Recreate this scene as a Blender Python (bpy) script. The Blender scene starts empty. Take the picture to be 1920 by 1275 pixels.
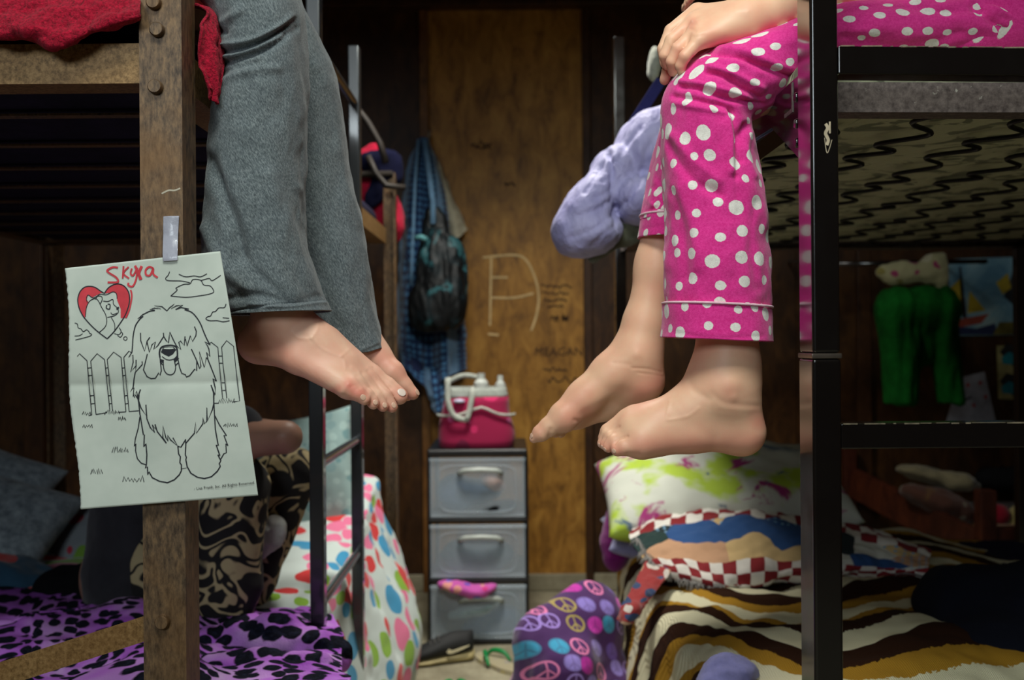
import bpy, bmesh, math, random
import numpy as np
from mathutils import Vector, Matrix, noise as mnoise
from mathutils.geometry import tessellate_polygon
random.seed(4); np.random.seed(4)
S = bpy.context.scene
COL = S.collection
# ------------------------------------------------------------------ camera
F = 1867.0; CZ = 1.055; RS = 0.0078; RC = math.sqrt(1-RS*RS)
cam = bpy.data.cameras.new('camera'); camo = bpy.data.objects.new('camera', cam); COL.objects.link(camo)
cam.sensor_width = 36; cam.lens = F/1920*36; cam.clip_start = .02
camo.matrix_world = Matrix(((RC,RS,0,0),(0,0,-1,0),(-RS,RC,0,CZ),(0,0,0,1)))
cam.dof.use_dof = True; cam.dof.focus_distance = 1.27; cam.dof.aperture_fstop = 4.5
S.camera = camo
# ------------------------------------------------------------------ world, lamps, exposure
W = bpy.data.worlds.new('world'); S.world = W; W.use_nodes = True
W.node_tree.nodes['Background'].inputs[0].default_value = (.55,.65,.75,1)
W.node_tree.nodes['Background'].inputs[1].default_value = .05
def area(name, loc, target, sx, sy, power, color):
    l = bpy.data.lights.new(name, 'AREA'); l.shape = 'RECTANGLE'; l.size = sx; l.size_y = sy; l.energy = power; l.color = color
    o = bpy.data.objects.new(name, l); COL.objects.link(o); o.location = loc
    o.rotation_euler = (Vector(target)-Vector(loc)).to_track_quat('-Z','Y').to_euler(); return o
area('ceiling_lamp_light', (0,.25,2.6), (0,1.3,.9), .7, .5, 25, (.93,1,.93))
area('high_window_light', (-1.05,-2.5,2.25), (-.1,2.5,1.4), 1.3, .9, 36, (.84,.95,1))
l2 = area('aisle_fill_light', (-.02,2.75,2.64), (-.02,2.80,0), .45, .3, 17, (1,.97,.88)); l2.data.spread = math.radians(108)  # added fill over the aisle, brightens the back wall and floor
S.view_settings.view_transform = 'Standard'; S.view_settings.look = 'None'
S.view_settings.exposure = 0.2; S.view_settings.gamma = 1; S.view_settings.use_curve_mapping = False
# ------------------------------------------------------------------ helpers
def at(px, py, Y):
    u = (px-960)/F*Y; v = (637.5-py)/F*Y
    return Vector((RC*u+RS*v, Y, -RS*u+RC*v+CZ))
def ax(px, Y): return (px-960)/F*Y
def az(py, Y): return (637.5-py)/F*Y+CZ
def proj(co):
    x, y, z = co[:,0], co[:,1], co[:,2]-CZ
    u = RC*x-RS*z; v = RS*x+RC*z
    return 960+F*u/y, 637.5-F*v/y
def mm(r, Y): return r*Y/F
def tag(o, label=None, cat=None, group=None, kind=None):
    if label: o['label'] = label
    if cat: o['category'] = cat
    if group: o['group'] = group
    if kind: o['kind'] = kind
    return o
def thing(name, loc, label, cat, group=None):
    o = bpy.data.objects.new(name, None); COL.objects.link(o); o.location = loc; o.empty_display_size = .05
    return tag(o, label, cat, group)
def link(name, me, m=None, parent=None, smooth=True):
    o = bpy.data.objects.new(name, me); COL.objects.link(o)
    if m is not None and not len(me.materials): me.materials.append(m)
    if smooth: me.shade_smooth()
    if parent is not None:
        o.parent = parent
        M = Matrix.Identity(4); q = parent
        while q is not None: M = q.matrix_basis @ M; q = q.parent
        o.matrix_basis = M.inverted()
    return o
def mk(name, vs, fs, m=None, parent=None, uvs=None, smooth=True):
    me = bpy.data.meshes.new(name); me.from_pydata([tuple(v) for v in vs], [], fs); me.update()
    if uvs is not None:
        ul = me.uv_layers.new(name='UVMap'); li = np.zeros(len(me.loops), dtype=np.int32); me.loops.foreach_get('vertex_index', li)
        ul.data.foreach_set('uv', np.asarray(uvs, dtype=np.float32)[li].ravel())
    return link(name, me, m, parent, smooth)
class MB:
    """collects boxes, bars, tubes and discs into one mesh"""
    def __init__(s): s.bm = bmesh.new()
    def box(s, a, b, bev=0, seg=2, rot=None, piv=None):
        a, b = Vector(a), Vector(b)
        r = bmesh.ops.create_cube(s.bm, size=1); vs = r['verts']
        c = (a+b)/2; d = b-a
        for v in vs: v.co = Vector((v.co.x*d.x, v.co.y*d.y, v.co.z*d.z))+c
        if bev:
            es = list({e for v in vs for e in v.link_edges})
            r = bmesh.ops.bevel(s.bm, geom=es, offset=bev, segments=seg, profile=.5, affect='EDGES', clamp_overlap=True)
            vs = list({v for f in r['faces'] for v in f.verts} | {v for v in vs if v.is_valid})
        if rot is not None:
            bmesh.ops.rotate(s.bm, verts=vs, cent=piv or c, matrix=rot)
        return s
    def bar(s, p, q, w, h=None, bev=.002, up=(0,0,1)):
        p, q = Vector(p), Vector(q); h = h or w; d = q-p; L = d.length
        r = bmesh.ops.create_cube(s.bm, size=1); vs = r['verts']
        for v in vs: v.co = Vector((v.co.x*w, v.co.y*h, v.co.z*L))
        if bev:
            es = list({e for v in vs for e in v.link_edges})
            r = bmesh.ops.bevel(s.bm, geom=es, offset=bev, segments=2, profile=.5, affect='EDGES', clamp_overlap=True)
            vs = list({v for f in r['faces'] for v in f.verts} | {v for v in vs if v.is_valid})
        z = d.normalized(); u = Vector(up); x = u.cross(z)
        if x.length < 1e-4: x = Vector((1,0,0)).cross(z)
        if x.length < 1e-4: x = Vector((0,1,0)).cross(z)
        x.normalize(); y = z.cross(x)
        M = Matrix((x, y, z)).transposed(); c = (p+q)/2
        for v in vs: v.co = M @ v.co + c
        return s
    def tube(s, pts, r, n=10, cap=True):
        pts = [Vector(p) for p in pts]; rs = r if isinstance(r, (list, tuple)) else [r]*len(pts)
        rings = []; pn = None
        for i, p in enumerate(pts):
            t = (pts[min(i+1, len(pts)-1)]-pts[max(i-1, 0)]).normalized()
            if pn is None: pn = t.orthogonal().normalized()
            pn = (pn - t*pn.dot(t))
            if pn.length < 1e-6: pn = t.orthogonal()
            pn.normalize(); b = t.cross(pn)
            rings.append([s.bm.verts.new(p+(pn*math.cos(a)+b*math.sin(a))*rs[i]) for a in [2*math.pi*k/n for k in range(n)]])
        for a, b in zip(rings, rings[1:]):
            for k in range(n): s.bm.faces.new((a[k], a[(k+1)%n], b[(k+1)%n], b[k]))
        if cap: s.bm.faces.new(rings[0][::-1]); s.bm.faces.new(rings[-1])
        return s
    def prism(s, pts, off):
        off = Vector(off); a = [s.bm.verts.new(Vector(p)) for p in pts]; b = [s.bm.verts.new(Vector(p)+off) for p in pts]
        s.bm.faces.new(a); s.bm.faces.new(b[::-1]); n = len(a)
        for k in range(n): s.bm.faces.new((a[k], b[k], b[(k+1)%n], a[(k+1)%n]))
        return s
    def ball(s, c, r, sc=(1,1,1), M=None, u=20, v=12):
        q = bmesh.ops.create_uvsphere(s.bm, u_segments=u, v_segments=v, radius=r)
        for w in q['verts']:
            w.co = Vector((w.co.x*sc[0], w.co.y*sc[1], w.co.z*sc[2]))
            if M is not None: w.co = M @ w.co
            w.co += Vector(c)
        return s
    def build(s, name, m, parent=None, smooth=False):
        bmesh.ops.recalc_face_normals(s.bm, faces=s.bm.faces)
        me = bpy.data.meshes.new(name); s.bm.to_mesh(me); s.bm.free()
        o = link(name, me, m, parent, smooth)
        if smooth is None: pass
        return o
def smoothang(o, a=35):
    o.data.shade_smooth(); o.data.set_sharp_from_angle(angle=math.radians(a))
    w = o.modifiers.new('weighted', 'WEIGHTED_NORMAL'); w.keep_sharp = True; w.weight = 100; return o
# ---- catmull-rom
def cr(P, t):
    n = len(P)-1; x = min(max(t, 0), 1)*n; i = min(int(x), n-1); f = x-i
    p0 = P[max(i-1, 0)]; p1 = P[i]; p2 = P[i+1]; p3 = P[min(i+2, n)]
    return .5*((2*p1)+(-p0+p2)*f+(2*p0-5*p1+4*p2-p3)*f*f+(-p0+3*p1-3*p2+p3)*f**3)
def fbm(p, sc, seed=0, o=3):
    v = 0; a = 1; q = Vector(p)*sc+Vector((seed*7.3, seed*3.1, seed*5.7))
    for _ in range(o): v += a*mnoise.noise(q); a *= .5; q = q*2.03
    return v
# ---- distance-field bodies
def smin(a, b, k):
    if k <= 0: return np.minimum(a, b)
    h = np.clip(.5+.5*(b-a)/k, 0, 1)
    return b+(a-b)*h-k*h*(1-h)
def sdf_eval(prims, X, Y, Z):
    d = None
    for p in prims:
        if p[0] == 'c':
            _, a, b, ra, rb, k = p
            bx, by, bz = b[0]-a[0], b[1]-a[1], b[2]-a[2]; L = bx*bx+by*by+bz*bz+1e-12
            t = np.clip(((X-a[0])*bx+(Y-a[1])*by+(Z-a[2])*bz)/L, 0, 1)
            e = np.sqrt((X-a[0]-t*bx)**2+(Y-a[1]-t*by)**2+(Z-a[2]-t*bz)**2)-(ra+(rb-ra)*t)
        else:
            _, c, r, M, k = p
            x, y, z = X-c[0], Y-c[1], Z-c[2]
            if M is not None:
                x, y, z = M[0][0]*x+M[1][0]*y+M[2][0]*z, M[0][1]*x+M[1][1]*y+M[2][1]*z, M[0][2]*x+M[1][2]*y+M[2][2]*z
            q = np.sqrt((x/r[0])**2+(y/r[1])**2+(z/r[2])**2); g = np.sqrt((x/r[0]**2)**2+(y/r[1]**2)**2+(z/r[2]**2)**2)+1e-9
            e = q*(q-1)/g
        d = e if d is None else smin(d, e, k)
    return d.astype(np.float32) if d.dtype != np.float32 else d
def surf(prims, h, clip=None, extra=None):
    lo = np.full(3, 1e9); hi = -lo
    for p in prims:
        if p[0] == 'c':
            for q, r in ((p[1], p[3]), (p[2], p[4])):
                q = np.array(q[:]); lo = np.minimum(lo, q-r); hi = np.maximum(hi, q+r)
        else:
            q = np.array(p[1][:]); r = max(p[2]); lo = np.minimum(lo, q-r); hi = np.maximum(hi, q+r)
    lo -= h*4; hi += h*4
    ax_ = [np.arange(lo[i], hi[i]+h, h, dtype=np.float32) for i in range(3)]
    X, Y, Z = np.meshgrid(*ax_, indexing='ij')
    D = sdf_eval(prims, X, Y, Z)
    if extra is not None: D = extra(D, X, Y, Z)
    if clip is not None:
        for (pt, nrm) in clip:
            D = np.maximum(D, (X-pt[0])*nrm[0]+(Y-pt[1])*nrm[1]+(Z-pt[2])*nrm[2])
    del X, Y, Z
    neg = D < 0; nx, ny, nz = D.shape
    acc = np.zeros((nx-1, ny-1, nz-1, 3), np.float32); cnt = np.zeros((nx-1, ny-1, nz-1), np.float32)
    sl = lambda o, n: slice(o, n-1+o)
    for a in range(3):
        for i in (0, 1):
            for j in (0, 1):
                o0 = [0,0,0]; b, c = [q for q in range(3) if q != a]; o0[b] = i; o0[c] = j; o1 = list(o0); o1[a] = 1
                d0 = D[sl(o0[0],nx), sl(o0[1],ny), sl(o0[2],nz)]; d1 = D[sl(o1[0],nx), sl(o1[1],ny), sl(o1[2],nz)]
                m = (d0 < 0) != (d1 < 0); t = np.where(m, d0/(d0-d1+(d0 == d1)*1e-9), 0)
                cnt += m
                acc[..., a] += np.where(m, t, 0); acc[..., b] += m*i; acc[..., c] += m*j
    act = cnt > 0; idx = np.full(act.shape, -1, np.int64); idx[act] = np.arange(act.sum())
    cells = np.argwhere(act); V = (cells+acc[act]/cnt[act][:, None])*h+lo
    fs = []
    for a in range(3):
        b, c = (a+1) % 3, (a+2) % 3
        s0 = [slice(None)]*3; s1 = [slice(None)]*3; s0[a] = slice(0, -1); s1[a] = slice(1, None)
        n0 = neg[tuple(s0)]; n1 = neg[tuple(s1)]; E = np.argwhere(n0 != n1)
        E = E[(E[:, b] > 0) & (E[:, c] > 0) & (E[:, b] < D.shape[b]-1) & (E[:, c] < D.shape[c]-1)]
        q = []
        for db, dc in ((1,1),(0,1),(0,0),(1,0)):
            g = E.copy(); g[:, b] -= db; g[:, c] -= dc; q.append(idx[g[:,0], g[:,1], g[:,2]])
        Q = np.stack(q, 1); fl = n0[E[:,0], E[:,1], E[:,2]]
        Q[~fl] = Q[~fl][:, ::-1]; fs.append(Q)
    return V, np.concatenate(fs)
def npmesh(name, V, Q):
    me = bpy.data.meshes.new(name); me.vertices.add(len(V)); me.vertices.foreach_set('co', V.astype(np.float32).ravel())
    me.loops.add(Q.size); me.loops.foreach_set('vertex_index', Q.astype(np.int32).ravel())
    me.polygons.add(len(Q)); me.polygons.foreach_set('loop_start', np.arange(0, Q.size, 4, dtype=np.int32))
    me.update(calc_edges=True); me.validate(); return me
def getco(me):
    a = np.zeros(len(me.vertices)*3, np.float32); me.vertices.foreach_get('co', a); return a.reshape(-1, 3)
def getno(me):
    a = np.zeros(len(me.vertices)*3, np.float32); me.vertex_normals.foreach_get('vector', a); return a.reshape(-1, 3)
def segd(u, v, pts):
    d = np.full(u.shape, 1e9)
    if len(pts) == 1: return np.hypot(u-pts[0][0], v-pts[0][1])
    for (x0, y0), (x1, y1) in zip(pts, pts[1:]):
        L = (x1-x0)**2+(y1-y0)**2+1e-9; t = np.clip(((u-x0)*(x1-x0)+(v-y0)*(y1-y0))/L, 0, 1)
        d = np.minimum(d, np.hypot(u-x0-t*(x1-x0), v-y0-t*(y1-y0)))
    return d
def cpts(pts, n=8):
    if len(pts) < 3: return pts
    A = [np.array(p, float) for p in pts]; m = (len(pts)-1)*n
    return [tuple(cr(A, i/m)) for i in range(m+1)]
def emboss(me, strokes):
    """raised veins and pressed creases: each stroke is a path over the side of the form, its half width in px and its height in mm"""
    co = getco(me); no = getno(me); u, v = proj(co); front = np.clip(-no[:,1]*1.6, 0, 1)
    dz = np.zeros(len(co))
    for pts, w, h in strokes: dz += h*.001*np.exp(-(segd(u, v, cpts(pts))/w)**2)
    co += no*(dz*front)[:, None]
    me.vertices.foreach_set('co', co.astype(np.float32).ravel()); me.update()
def blush(me, spots, name='blush'):
    co = getco(me); u, v = proj(co); b = np.zeros(len(co))
    for pts, w, a in spots: b = np.maximum(b, a*np.exp(-(segd(u, v, pts)/w)**2))
    at_ = me.attributes.new(name, 'FLOAT', 'POINT'); at_.data.foreach_set('value', b.astype(np.float32))
def wrinkle(me, amp, sc, seed=0, aniso=(1,1,1), o=2):
    co = getco(me); no = getno(me)
    d = np.array([fbm((c[0]*aniso[0], c[1]*aniso[1], c[2]*aniso[2]), sc, seed, o) for c in co])
    co += no*(d*amp)[:, None]; me.vertices.foreach_set('co', co.astype(np.float32).ravel()); me.update()
def meanco(o): return getco(o.data).mean(0)
# ---- swept cloth: stations = (front px,py),(back px,py),Y,depth radius
def loft(stations, n=96, m=160, seed=1, amp=.0015, power=2.2, closed=False):
    P = [np.array([*at(*s[0], s[2]), *at(*s[1], s[2]), s[2], s[3]]) for s in stations]
    vs = []; uv = []; L = 0; pc = None
    rmean = np.mean([np.linalg.norm(p[:3]-p[3:6])/2+p[7] for p in P])/2
    for j in range(m+1):
        q = cr(P, j/m); a = Vector(q[:3]); b = Vector(q[3:6]); c = (a+b)/2; A = (a-b)/2; B = Vector((0, q[7], 0))
        if pc is not None: L += (c-pc).length
        pc = c
        for i in range(n+1):
            th = 2*math.pi*i/n+math.pi/2; ca, sa = math.cos(th), math.sin(th); e = 2/power
            x = math.copysign(abs(ca)**e, ca); y = math.copysign(abs(sa)**e, sa)
            p = c+A*x+B*y; r = (A*ca+B*sa).normalized()
            th2 = 2*math.pi*(i % n)/n
            vs.append(p+r*amp*fbm((math.cos(th2)*.5+3*seed, math.sin(th2)*.5, L*5), 3, seed, 3)*2); uv.append(((i/n)*2*math.pi*rmean, L))
    fs = [(j*(n+1)+i, j*(n+1)+i+1, (j+1)*(n+1)+i+1, (j+1)*(n+1)+i) for j in range(m) for i in range(n)]
    return vs, fs, uv
def loftmesh(name, sts, mat_, parent, strokes=(), thick=.002, flip=False, **kw):
    vs, fs, uv = loft(sts, **kw)
    me = bpy.data.meshes.new(name); me.from_pydata([tuple(v) for v in vs], [], fs); me.update()
    ul = me.uv_layers.new(name='UVMap'); li = np.zeros(len(me.loops), dtype=np.int32); me.loops.foreach_get('vertex_index', li)
    ul.data.foreach_set('uv', np.asarray(uv, dtype=np.float32)[li].ravel())
    bm = bmesh.new(); bm.from_mesh(me); bmesh.ops.remove_doubles(bm, verts=bm.verts, dist=1e-6)
    bmesh.ops.recalc_face_normals(bm, faces=bm.faces); bm.to_mesh(me); bm.free()
    co = getco(me); no = getno(me); c = co.mean(0)
    if ((co-c)*no).sum() < 0: me.flip_normals(); me.update()
    if strokes: emboss(me, strokes)
    o = link(name, me, mat_, parent)
    if thick: md = o.modifiers.new('thickness', 'SOLIDIFY'); md.thickness = thick; md.offset = -1
    return o
# ---- cloth patch from a net of control points
def patch(name, rows, mat_, parent=None, nu=90, nv=60, amp=.006, sc=6, seed=0, thick=.006, o_=3, aniso=(1,1,1), edge=0, ruff=None):
    R = [[np.array(p[:], float) for p in r] for r in rows]
    vs = []; uv = []
    rowl = np.mean([sum(np.linalg.norm(b-a) for a, b in zip(r, r[1:])) for r in R])
    coll = np.mean([sum(np.linalg.norm(R[j+1][i]-R[j][i]) for j in range(len(R)-1)) for i in range(len(R[0]))])
    for j in range(nv+1):
        C = [cr([r[i] for r in R], j/nv) for i in range(len(R[0]))]
        for i in range(nu+1):
            vs.append(cr(C, i/nu)); uv.append((i/nu*rowl, j/nv*coll))
    fs = [(j*(nu+1)+i, j*(nu+1)+i+1, (j+1)*(nu+1)+i+1, (j+1)*(nu+1)+i) for j in range(nv) for i in range(nu)]
    o = mk(name, vs, fs, mat_, parent, uv)
    me = o.data; co = getco(me); no = getno(me)
    d = np.array([fbm((c[0]*aniso[0], c[1]*aniso[1], c[2]*aniso[2]), sc, seed, o_) for c in co])
    if ruff: UVm = np.array(uv); d = d+ruff[0]/max(amp,1e-6)*np.sin(UVm[:,0]*ruff[1]+2*d)*np.clip(UVm[:,1]/coll*1.5, 0, 1)
    co += no*(d*amp)[:, None]; me.vertices.foreach_set('co', co.ravel()); me.update()
    if thick: md = o.modifiers.new('thickness', 'SOLIDIFY'); md.thickness = thick; md.offset = 0
    return o
def pillow(name, c, s, rot, mat_, parent=None, amp=.008, sc=7, seed=0, n=64, e=2.6, corner=.25):
    vs = []; fs = []; uv = []; h = n//2
    M = rot if isinstance(rot, Matrix) else Matrix.Rotation(rot, 3, 'Z')
    for side in (1, -1):
        for j in range(n+1):
            for i in range(n+1):
                x = 2*i/n-1; y = 2*j/n-1
                w = (1-abs(x)**e)*(1-abs(y)**e); z = side*max(w, 0)**.45
                k = 1-corner*.35*((1-x*x)*y*y+(1-y*y)*x*x)
                p = Vector((x*s[0]*k, y*s[1]*k, z*s[2]))
                p += Vector((0,0,side))*amp*fbm(p, sc, seed)*min(1, w*3)
                vs.append(M @ p+Vector(c)); uv.append(((x+1)*s[0], (y+1)*s[1]))
        b = 0 if side == 1 else (n+1)**2
        for j in range(n):
            for i in range(n):
                f = (b+j*(n+1)+i, b+j*(n+1)+i+1, b+(j+1)*(n+1)+i+1, b+(j+1)*(n+1)+i)
                fs.append(f if side == 1 else f[::-1])
    o = mk(name, vs, fs, mat_, parent, uv)
    bm = bmesh.new(); bm.from_mesh(o.data); bmesh.ops.remove_doubles(bm, verts=bm.verts, dist=1e-5); bm.to_mesh(o.data); bm.free(); o.data.shade_smooth()
    return o
# ---- materials
def M_(name): 
    m = bpy.data.materials.new(name); m.use_nodes = True; return m
class N:
    def __init__(s, name):
        s.m = M_(name); s.t = s.m.node_tree; s.p = s.t.nodes['Principled BSDF']
        s.tc = s.t.nodes.new('ShaderNodeTexCoord')
    def n(s, ty, **k):
        q = s.t.nodes.new('ShaderNode'+ty)
        for a, b in k.items():
            if a.startswith('i'): s.set(q.inputs[int(a[1:])], b)
            else: setattr(q, a, b)
        return q
    def set(s, inp, v):
        if hasattr(v, 'is_linked') or hasattr(v, 'links'): s.t.links.new(v, inp)
        elif isinstance(v, tuple) and len(v) == 3 and inp.type == 'RGBA': inp.default_value = (*v, 1)
        else: inp.default_value = v
    def P(s, **k):
        for a, b in k.items(): s.set(s.p.inputs[a.replace('_', ' ')], b)
        return s
    def mapping(s, vec, scale=(1,1,1), rot=(0,0,0), loc=(0,0,0)):
        q = s.n('Mapping'); s.set(q.inputs[0], vec); q.inputs[1].default_value = loc; q.inputs[2].default_value = rot; q.inputs[3].default_value = scale; return q.outputs[0]
    def noise(s, vec, scale, detail=4, rough=.55, dist=0):
        q = s.n('TexNoise'); s.set(q.inputs['Vector'], vec); q.inputs['Scale'].default_value = scale; q.inputs['Detail'].default_value = detail
        q.inputs['Roughness'].default_value = rough; q.inputs['Distortion'].default_value = dist; return q.outputs[0]
    def vor(s, vec, scale, feature='F1', dim='3D', rnd=1):
        q = s.n('TexVoronoi'); q.voronoi_dimensions = dim; q.feature = feature; s.set(q.inputs['Vector'], vec); q.inputs['Scale'].default_value = scale; q.inputs['Randomness'].default_value = rnd; return q
    def ramp(s, fac, stops, interp='LINEAR'):
        q = s.n('ValToRGB'); s.set(q.inputs[0], fac); r = q.color_ramp; r.interpolation = interp
        while len(r.elements) < len(stops): r.elements.new(.5)
        for e, (p, c) in zip(r.elements, stops): e.position = p; e.color = (*c, 1) if len(c) == 3 else c
        return q.outputs[0]
    def mix(s, f, a, b, mode='MIX'):
        q = s.n('Mix'); q.data_type = 'RGBA'; q.blend_type = mode; s.set(q.inputs[0], f); s.set(q.inputs[6], a); s.set(q.inputs[7], b); return q.outputs[2]
    def math(s, op, a, b=0., c=0.):
        q = s.n('Math', operation=op); s.set(q.inputs[0], a); s.set(q.inputs[1], b); s.set(q.inputs[2], c); return q.outputs[0]
    def bump(s, h, strength=.3, dist=.002, prev=None):
        q = s.n('Bump'); q.inputs['Strength'].default_value = strength; q.inputs['Distance'].default_value = dist; s.set(q.inputs['Height'], h)
        if prev is not None: s.set(q.inputs['Normal'], prev)
        s.set(s.p.inputs['Normal'], q.outputs[0]); return q.outputs[0]
    @property
    def obj(s): return s.tc.outputs['Object']
    @property
    def uv(s): return s.tc.outputs['UV']
def plain(name, c, rough=.6, metal=0, var=.25, sc=20, bump=0, bsc=200, **k):
    q = N(name); n = q.noise(q.obj, sc, 3); d = tuple(x*(1-var) for x in c); e = tuple(min(1, x*(1+var)) for x in c)
    q.P(Base_Color=q.ramp(n, [(.3, d), (.7, e)]), Roughness=rough, Metallic=metal, **k)
    if bump: q.bump(q.noise(q.obj, bsc, 3), bump, .002)
    return q.m
def fabric(name, c, var=.2, sc=30, rough=.95, sheen=.2, bump=.4, bsc=500, c2=None):
    q = N(name); n = q.noise(q.obj, sc, 4, .7); c2 = c2 or tuple(min(1, x*(1+var)) for x in c)
    q.P(Base_Color=q.ramp(n, [(.3, tuple(x*(1-var) for x in c)), (.7, c2)]), Roughness=rough, Specular_IOR_Level=.15, Sheen_Weight=sheen)
    q.bump(q.noise(q.obj, bsc, 3), bump, .0015); return q.m
def srgb(r, g, b):
    f = lambda x: (x/255/12.92) if x/255 <= .04045 else ((x/255+.055)/1.055)**2.4
    return (f(r), f(g), f(b))
# skin
def skin_mat(name, base, red):
    q = N(name); n1 = q.noise(q.obj, 28, 4, .6); n2 = q.noise(q.obj, 900, 2)
    a = q.n('Attribute'); a.attribute_name = 'blush'
    col = q.mix(q.ramp(n1, [(.35, (0,0,0)), (.75, (.35,.35,.35))]), base, red)
    col = q.mix(a.outputs['Fac'], col, red)
    q.P(Base_Color=col, Roughness=.47, Subsurface_Weight=.12, Subsurface_Radius=(1,.35,.2), Subsurface_Scale=.008, Specular_IOR_Level=.4)
    b = q.bump(n2, .12, .0006); return q.m
skinA = skin_mat('pale_skin', srgb(240,192,164), srgb(228,134,116))
skinB = skin_mat('warm_skin', srgb(242,194,160), srgb(234,144,124))
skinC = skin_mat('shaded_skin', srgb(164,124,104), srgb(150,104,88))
nailm = plain('toenail_keratin', srgb(232,190,164), .3, var=.05)
nailpol = plain('toenail_white_polish', srgb(236,214,200), .3, var=.05)
# metals
def rust_mat(name='brown_painted_steel'):
    q = N(name); n = q.noise(q.mapping(q.obj, (1,1,.35)), 160, 6, .7); n2 = q.noise(q.obj, 9, 4, .6)
    c = q.ramp(n, [(.36, srgb(58,44,32)), (.5, srgb(98,78,58)), (.62, srgb(124,98,70))])
    c = q.mix(q.ramp(n2, [(.45, (0,0,0)), (.7, (.6,.6,.6))]), c, srgb(120,84,44))
    q.P(Base_Color=c, Roughness=.5, Metallic=.35, Specular_IOR_Level=.5); q.bump(n, .35, .0006); return q.m
rust = rust_mat()
def gold_mat():
    q = N('worn_bronze_rail_paint'); n = q.noise(q.obj, 220, 6, .7); n2 = q.noise(q.obj, 7, 3)
    c = q.ramp(n, [(.36, srgb(96,72,38)), (.5, srgb(140,108,66)), (.64, srgb(168,134,88))])
    c = q.mix(q.ramp(n2, [(.4, (0,0,0)), (.7, (.5,.5,.5))]), c, srgb(112,74,30))
    q.P(Base_Color=c, Roughness=.5, Metallic=.3); q.bump(n, .25, .0005); return q.m
bronze = gold_mat()
def black_mat(name, rough=.12, scratch=True, base=(.006,.0045,.004), coat=.6):
    q = N(name); c = base
    if scratch:
        n = q.noise(q.mapping(q.obj, (30,30,9)), 6, 8, .75, .4)
        sc = q.ramp(n, [(.735, (0,0,0)), (.76, (1,1,1))]); c = q.mix(sc, base, srgb(120,108,92))
        r = q.noise(q.obj, 14, 4); q.P(Roughness=q.ramp(r, [(.35, (rough,)*3), (.8, (rough*2.2,)*3)]))
    else: q.P(Roughness=rough)
    q.P(Base_Color=c, Coat_Weight=coat, Coat_Roughness=.08); q.bump(q.noise(q.obj, 60, 2), .04, .001); return q.m
gloss = black_mat('glossy_black_enamel')
dull = black_mat('black_ladder_enamel', .26, False, (.03,.034,.038), 1.0)
def speck_mat():
    q = N('paint_flecked_angle_iron'); n = q.noise(q.obj, 120, 6, .7); s = q.noise(q.obj, 75, 7, .75)
    c = q.ramp(n, [(.35, srgb(70,60,58)), (.65, srgb(120,108,104))])
    c = q.mix(q.ramp(s, [(.62, (0,0,0)), (.68, (1,1,1))]), c, srgb(180,176,166))
    q.P(Base_Color=c, Roughness=.55, Metallic=.2); q.bump(n, .3, .0006); return q.m
speck = speck_mat()
darkmet = plain('dark_brown_tube', (.02,.014,.01), .6, .2)
# wood
def wood_mat(name, a, b, c, sc=1.0, dirt=.6):
    q = N(name); v = q.mapping(q.obj, (3*sc, 3*sc, 1.3*sc))
    n = q.noise(v, 6, 8, .65, .7); n2 = q.noise(q.obj, 2.6, 5, .65); n3 = q.noise(q.obj, 15, 6, .75)
    col = q.ramp(n, [(.28, a), (.5, b), (.72, c)])
    col = q.mix(q.ramp(n2, [(.42, (0,0,0)), (.66, (dirt,)*3)]), col, a)
    col = q.mix(q.ramp(n3, [(.60, (0,0,0)), (.74, (.75,)*3)]), col, tuple(x*.35 for x in a))
    q.P(Base_Color=col, Roughness=.5, Specular_IOR_Level=.3); q.bump(n, .2, .002); return q.m
wallwood = wood_mat('stained_plywood', srgb(104,68,26), srgb(172,120,50), srgb(202,150,70), dirt=.4)
wallwood_shade = wood_mat('shade_toned_plywood', srgb(38,20,8), srgb(72,44,20), srgb(96,62,28))  # darker copy for the side panels, shade behind the bunks put into the colour
darkwood = wood_mat('dark_stained_board', srgb(40,22,10), srgb(70,42,20), srgb(92,58,28))
postwood = wood_mat('stud_wood', srgb(84,52,22), srgb(128,84,40), srgb(150,104,54))
def concrete():
    q = N('worn_concrete'); n = q.noise(q.obj, 5, 8, .7); n2 = q.noise(q.obj, 60, 5, .7)
    c = q.ramp(n, [(.3, srgb(120,112,90)), (.7, srgb(176,168,142))]); c = q.mix(q.ramp(n2, [(.5, (0,0,0)), (.8, (.5,.5,.5))]), c, srgb(110,88,66))
    q.P(Base_Color=c, Roughness=.85); q.bump(n2, .3, .002); return q.m
conc = concrete()
# patterned cloth
def dots_mat():
    q = N('pink_polka_dot_fleece'); uv = q.uv
    v = q.vor(uv, 33, 'F1', '2D', .55); sep = q.n('SeparateColor'); q.set(sep.inputs[0], v.outputs['Color'])
    rad = q.math('MULTIPLY_ADD', q.math('POWER', sep.outputs[0], 1.6), .15, .185)
    wob = q.math('MULTIPLY_ADD', q.noise(q.obj, 420, 2), .05, -.025)
    d = q.math('SUBTRACT', rad, q.math('ADD', v.outputs['Distance'], wob))
    f = q.math('SMOOTH_MIN', q.math('MAXIMUM', q.math('MULTIPLY', d, 40.), 0.), 1., .1)
    pn = q.noise(q.obj, 300, 4, .7)
    pink = q.ramp(pn, [(.3, srgb(214,38,130)), (.7, srgb(236,66,156))])
    wh = q.ramp(pn, [(.3, srgb(222,214,206)), (.7, srgb(244,240,232))])
    q.P(Base_Color=q.mix(f, pink, wh), Roughness=.95, Sheen_Weight=.25, Sheen_Roughness=.5, Specular_IOR_Level=.15)
    q.bump(q.noise(q.obj, 700, 3, .7), .5, .0012); return q.m
dotm = dots_mat()
pipingm = fabric('pale_pink_piping', srgb(240,190,205))
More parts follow.
